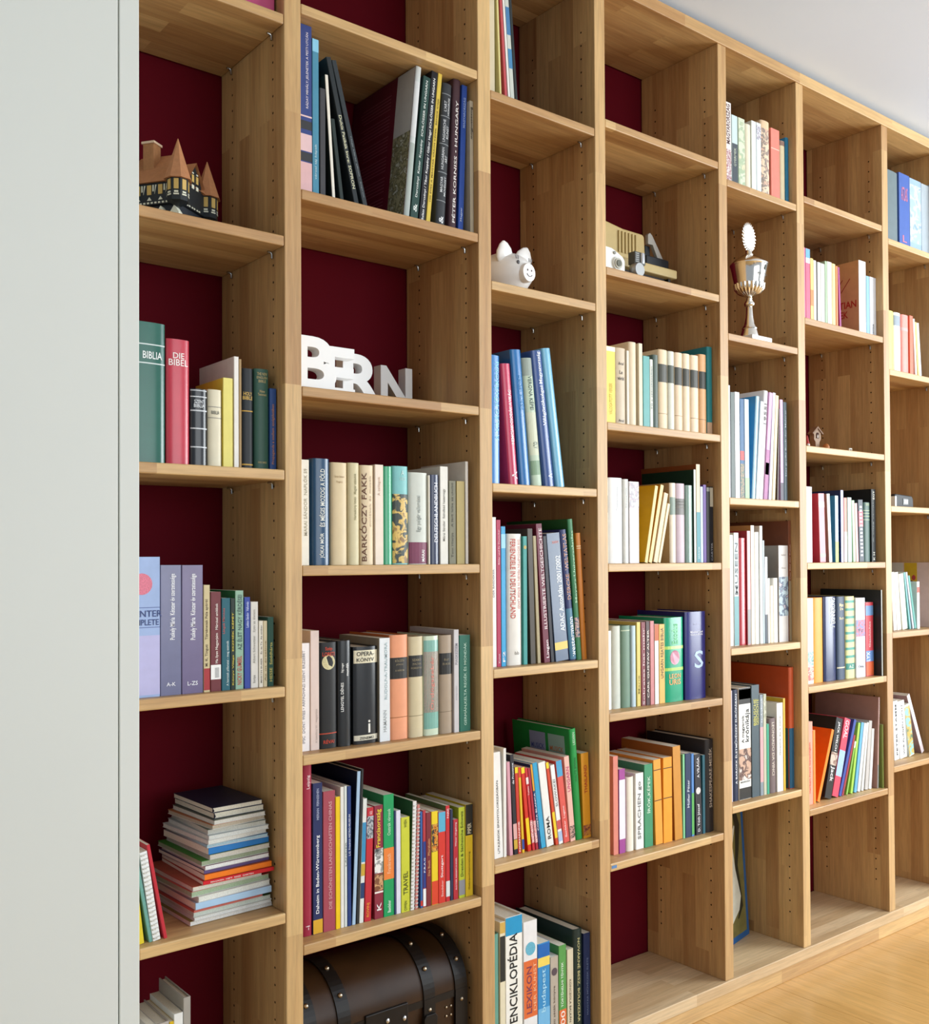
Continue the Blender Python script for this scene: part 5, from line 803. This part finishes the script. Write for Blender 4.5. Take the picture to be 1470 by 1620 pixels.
MB().prism([(.272, TH-.085), (.305, TH-.085), (.305, TH-.035), (.3, TH-.028), (.277, TH-.028), (.272, TH-.035)], -.012, -.007).build('buckle_tab', STR, tk, bevel=.001)
for dx in (0, .012):
    for dz in (0, .018): MB().ell((.335+dx, -.001, TH-.03-dz), (.0028, .002, .0028), 8).build('rivet', BRS, tk, 60)
# ---------------- piggy bank ----------------
PW = mat('efedea', .28, 0, .01); pg = thing('piggy_bank', 'white ceramic piggy bank with smiling snout', 'piggy bank', (1.51, .125, zof('3.1')+.0003), R(6)); pg.scale = (1.08,)*3
MB().ell((0, .0, .052), (.056, .075, .049), 28).build('body', PW, pg, 60)
sn = MB().lathe([(.012, -.001), (.0185, .0), (.02, .004), (.0195, .024)], (0, -.079, .046), 24, Matrix.Rotation(R(-90), 3, 'X')).build('snout', PW, pg, 40)
for s in (-1, 1):
    e = MB().lathe([(.002, .031), (.008, .024), (.0145, .008), (.0165, -.008), (.014, -.02)], (s*.030, -.036, .09), 18, Matrix.Rotation(R(s*16), 3, 'Y') @ Matrix.Rotation(R(10), 3, 'X') @ Matrix.Diagonal((1.5, .5, .78))).build('ear', PW, pg, 60)
    MB().ell((s*.019, -.0655, .066), (.0045, .003, .005), 10).build('eye', mat('5c5c60', .3), pg, 60)
    for k in range(4): MB().box(-.0005, .0005, -.0003, .0003, 0, .008, M=Matrix.Translation((s*(.016+k*.0026), -.0635, .074)) @ Matrix.Rotation(R(s*(-5+8*k)), 4, 'Y')).build('eyelash', mat('5c5c60'), pg)
    MB().ell((s*.006, -.0805, .05), (.0016, .001, .0022), 8).build('nostril', mat('7c7478'), sn, 60)
    for y in (-.035, .035): MB().lathe([(.012, 0), (.013, .02)], (s*.028, y, 0), 12).build('foot', PW, pg, 50)
MB().tube([(.009*cos(R(a)), -.0806, .046+.009*sin(R(a))) for a in range(205, 340, 15)], .0008, 5).build('smile', mat('7c7478'), sn)
# ---------------- projector, cameras ----------------
z4 = zof('4.1')+.0003; BEI = mat('b9a26c', .5, 0, .05); pr = thing('projector', 'beige projector with ribbed housing and low base plate', 'projector', (1.80, .07, z4))
B(.0, .262, 0, .17, .040, .063).build('base_plate', BEI, pr, bevel=.004)
B(.02, .235, .02, .16, .012, .040).build('underbody', mat('241a16'), pr)
for x in (.01, .24):
    for y in (.012, .14): B(x, x+.008, y, y+.014, 0, .040).build('foot', mat('1c1a18'), pr)
hp = [(-.06, .063), (.186, .063), (.181, .145), (.174, .150), (.10, .151), (.03, .160), (-.06, .163)]
MB().prism(hp, .04, .15).build('housing', BEI, pr, bevel=.004)
for x in [-.02+.0125*k for k in range(5)]+[.082+.0125*k for k in range(6)]: B(x, x+.006, .0365, .04, .088, .143).build('rib', BEI, pr, bevel=.0015)
B(.194, .282, .045, .13, .063, .103).build('control_tray', mat('23272c', .4), pr, bevel=.003)
B(.206, .225, .06, .08, .103, .134).build('post', mat('23272c', .4), pr, bevel=.002)
MB().prism([(.204, .134), (.204, .158), (.212, .164), (.221, .158), (.262, .1035), (.240, .1035), (.222, .134)], .048, .058).build('lever', mat('a8a49c', .35), pr, bevel=.001)
for x in (.264, .273): MB().ell((x, .06, .105), (.0045, .0045, .003), 10).build('button', mat('f0f0f0', .3), pr, 60)
wc = thing('toy_camera', 'small white camera with round lens beside beige projector', 'camera', (1.727, .032, z4)); WC = mat('eef0ea', .35, 0, .01)
MB().prism([(0, 0), (.096, 0), (.096, .036), (.088, .045), (.062, .056), (.05, .06), (.0, .062)], 0, .034).build('body', WC, wc, bevel=.0025)
for r, d, c in ((.017, .004, 'd8d8d0'), (.013, .007, 'b8b4a4'), (.0085, .009, '5c5c4c')): MB().lathe([(r, 0), (r*.92, d)], (.067, 0, .024), 24, Matrix.Rotation(R(90), 3, 'X')).build('lens_ring', mat(c, .3), wc, 40)
MB().lathe([(.004, 0), (.004, .003)], (.058, 0, .049), 10, Matrix.Rotation(R(90), 3, 'X')).build('viewfinder', mat('8c8c84', .3), wc)
fc = thing('flash_unit', 'small chrome flash unit with black grille before the projector', 'camera', (1.845, .026, z4+.0))
MB().lathe([(.0175, 0), (.019, .004), (.019, .016), (.016, .02)], (.016, .012, .0192), 28, Matrix.Rotation(R(90), 3, 'X')).build('dial', mat('9c9c9a', .35, .7), fc, 40)
B(.004, .042, -.002, .02, .034, .064).build('head', mat('4c4c48', .35), fc, bevel=.001)
MB().lathe([(.0055, .036), (.0058, .04), (.0058, .058), (.005, .062)], (.0305, -.002, 0), 14).build('lamp', mat('e4e8ec', .15, .8), fc, 40)
for k in range(5): B(.006, .018, -.003, -.0015, .038+k*.005, .0405+k*.005).build('grille_bar', mat('8c8c88', .3, .8), fc)
B(.006, .02, .002, .018, 0, .036).build('stem', mat('a8a8a4', .3, .8), fc)
# ---------------- trophy ----------------
tp = thing('trophy', 'silver lidded trophy cup with laurel wreath finial', 'trophy', (2.343, .052, zof('5.1')+.0003)); tp.scale = (.97, .97, 1.06); u = .000226
fl_ = lambda a, zz: 1+.05*cos(a*22)
B(-.046, .046, -.042, .042, 0, .013).build('marble_base', mat('f0f0ee', .25, 0, .04, 30), tp, bevel=.001, )
Z = lambda y: .013+(1450-y)*u
MB().lathe([(118*u, Z(1450)), (118*u, Z(1438)), (108*u, Z(1400)), (92*u, Z(1345)), (96*u, Z(1335)), (66*u, Z(1290)), (46*u, Z(1200)), (40*u, Z(1095)), (34*u, Z(1085))], n=36).build('stem', SILVER, tp, 35)
MB().lathe([(34*u, Z(1085)), (60*u, Z(1075)), (66*u, Z(1050)), (58*u, Z(1030)), (40*u, Z(1010)), (36*u, Z(985)), (26*u, Z(975))], n=32).build('knop', SILVER, tp, 60)
MB().lathe([(26*u, Z(975)), (60*u, Z(962)), (135*u, Z(930)), (178*u, Z(880)), (188*u, Z(826))], n=132, flute=fl_).build('fluted_cup_base', SILVER, tp, 60)
MB().lathe([(184*u, Z(828)), (190*u, Z(800)), (212*u, Z(700)), (228*u, Z(622)), (238*u, Z(612)), (238*u, Z(600))], n=48).build('cup', SILVER, tp, 35)
MB().lathe([(236*u, Z(600)), (228*u, Z(590)), (190*u, Z(555)), (120*u, Z(515)), (62*u, Z(482)), (40*u, Z(470)), (38*u, Z(448)), (44*u, Z(440))], n=48).build('lid', SILVER, tp, 35)
MT = Matrix.Rotation(R(90), 3, 'X'); zc = Z(278)
wr_ = MB().lathe([(.0285, -.001), (.0285, .002)], (0, 0, zc), 32, MT @ Matrix.Diagonal((.86, 1.1, 1))).build('medallion', mat('f4f4f4', .3, .6), tp)
for k in range(26):
    a = 2*pi*k/26; M = Matrix.Rotation(-a+R(90), 3, 'Y') @ Matrix.Rotation(R(28), 3, 'Y')
    MB().ell((.030*cos(a)*.86, 0, zc+.030*sin(a)*1.1), (.0032, .002, .0078), 8, M).build('laurel_leaf', SILVER, wr_, 60)
MB().ell((.006, -cos(0)*.0497, Z(660)), (.006, .0015, .009), 10).build('engraved_emblem', mat('4c4c44', .4, .5), tp, 60)
def fn(u_, v_): x = -.022+u_; return (x, -math.sqrt(.0492**2-x*x)-.0006, Z(745)+v_)
text('POKAL 1.', tp, mat('6c6c64', .4), fn, length=.044, height=.006)
# ---------------- birdhouse figure and neighbours ----------------
z6 = zof('6.2')+.0003; WD = mat('a88c74', .6, 0, .2, 90); bh = thing('birdhouse', 'tiny wooden birdhouse ornament on a stalk', 'ornament', (2.708, .085, z6), R(-12))
MB().prism([(-.006, 0), (.006, 0), (.008, .028), (.0135, .036), (.0135, .056), (0, .07), (-.0135, .056), (-.0135, .036), (-.008, .028)], -.008, .008).build('body', WD, bh)
for s in (-1, 1): MB().prism([(0, .075), (s*.022, .054), (s*.0195, .051), (0, .0695)], -.011, .011).build('roof_slope', mat('8c6c54', .6, 0, .2, 90), bh)
MB().prism([(-.0055, .039), (.0055, .039), (.0055, .051)]+[(.0055*cos(R(a)), .051+.0055*sin(R(a))) for a in range(20, 180, 20)]+[(-.0055, .051)], -.0088, -.008).build('arch_opening', mat('3c1c10', .8), bh)
MB().prism([(-.002, .04), (.002, .04), (.0025, .046), (0, .051), (-.0025, .046)], -.0098, -.0088).build('perched_figure', mat('c8bcb0'), bh)
bb = MB().ell((0, 0, .0115), (.0105, .0105, .0115), 16).build('wooden_bead', mat('b06c34', .45, 0, .1), None, 60); bb.location = (2.727, .062, z6); bb['label'] = 'small brown wooden ball beside the tiny birdhouse'; bb['category'] = 'ornament'
rc = thing('figurine', 'little red figurine with white cap left of birdhouse', 'ornament', (2.669, .088, z6))
MB().lathe([(.011, 0), (.010, .012), (.006, .026), (.004, .031)], n=14).build('robe', mat('a83430', .5), rc, 60)
MB().ell((-.006, -.008, .017), (.006, .004, .004), 10).build('beard', mat('e0dcd8'), rc, 60); MB().lathe([(.0045, .03), (.004, .036), (.001, .046)], n=10).build('hat', mat('b03c3c'), rc, 60)
ti = thing('tiny_frame', 'tiny cream picture frame near shelf edge right of birdhouse', 'ornament', (2.802, .03, z6))
MB().box(0, .014, 0, .004, 0, .002).box(0, .014, 0, .004, .010, .012).box(0, .002, 0, .004, .002, .010).box(.012, .014, 0, .004, .002, .010).build('frame', mat('e4dcc8'), ti); B(.002, .012, .001, .003, .002, .010).build('picture', mat('6c5c4c'), ti)
dv = thing('desk_clock', 'black desk device with small lit display at right edge', 'clock', (3.098, .05, zof('7.2')+.0003)); DB = mat('181a1c', .5)
MB().prism([(0, 0), (.118, 0), (.116, .030), (.108, .040), (.012, .044), (0, .042)], 0, .07).build('body', DB, dv, bevel=.003)
B(.05, .082, -.0012, 0, .010, .030).build('bezel', mat('101010', .2), dv); B(.054, .078, -.002, -.0012, .014, .026).build('display', mat('d8dcdc', .3), dv)
B(-.006, .004, -.004, .05, .004, .036).build('end_cap', mat('d8dcdc', .4), dv); MB().lathe([(.006, .0), (.005, .016), (.002, .02)], (.012, .035, .0425), 12).build('knob', DB, dv, 40)
# ---------------- blue framed picture in the fifth bay ----------------
pc = thing('picture', 'blue edged picture with pale dress shape on olive ground', 'picture', (2.226, .108, ZF+.0006), R(13), rx=R(-3))
B(0, .252, 0, .012, 0, .405).build('frame', mat('1f5a94', .4), pc, bevel=.001)
B(0.0, .234, -.0012, 0, .018, .388).build('canvas', mat('7c7440', .6, 0, .35, 22), pc)
wd_ = MB(); wd_.face([(x, -.0018, z_) for x, z_ in ((.09, .09), (.13, .05), (.19, .085), (.205, .12), (.178, .2), (.166, .27), (.187, .32), (.182, .325), (.155, .29), (.14, .305), (.125, .28), (.115, .18))]); wd_.build('pale_dress', mat('d8d8c8', .6, 0, .12, 40), pc)
dk = MB()
PTS = [(.186, .37, .012), (.205, .32, .016), (.198, .26, .012), (.185, .21, .010), (.196, .15, .011), (.205, .09, .012), (.182, .062, .004)]
for (x0, z0, w0), (x1, z1, w1) in zip(PTS, PTS[1:]): dk.face([(x0-w0, -.0016, z0), (x1-w1, -.0016, z1), (x1+w1, -.0016, z1), (x0+w0, -.0016, z0)])
dk.build('dark_trail', mat('2c2a1c', .6), pc); h_ = MB(); h_.face([(.156+.016*cos(2*pi*i/14), -.0022, .335+.02*sin(2*pi*i/14)) for i in range(14)]); h_.build('golden_head', mat('c89848', .6), pc)
flush_text()
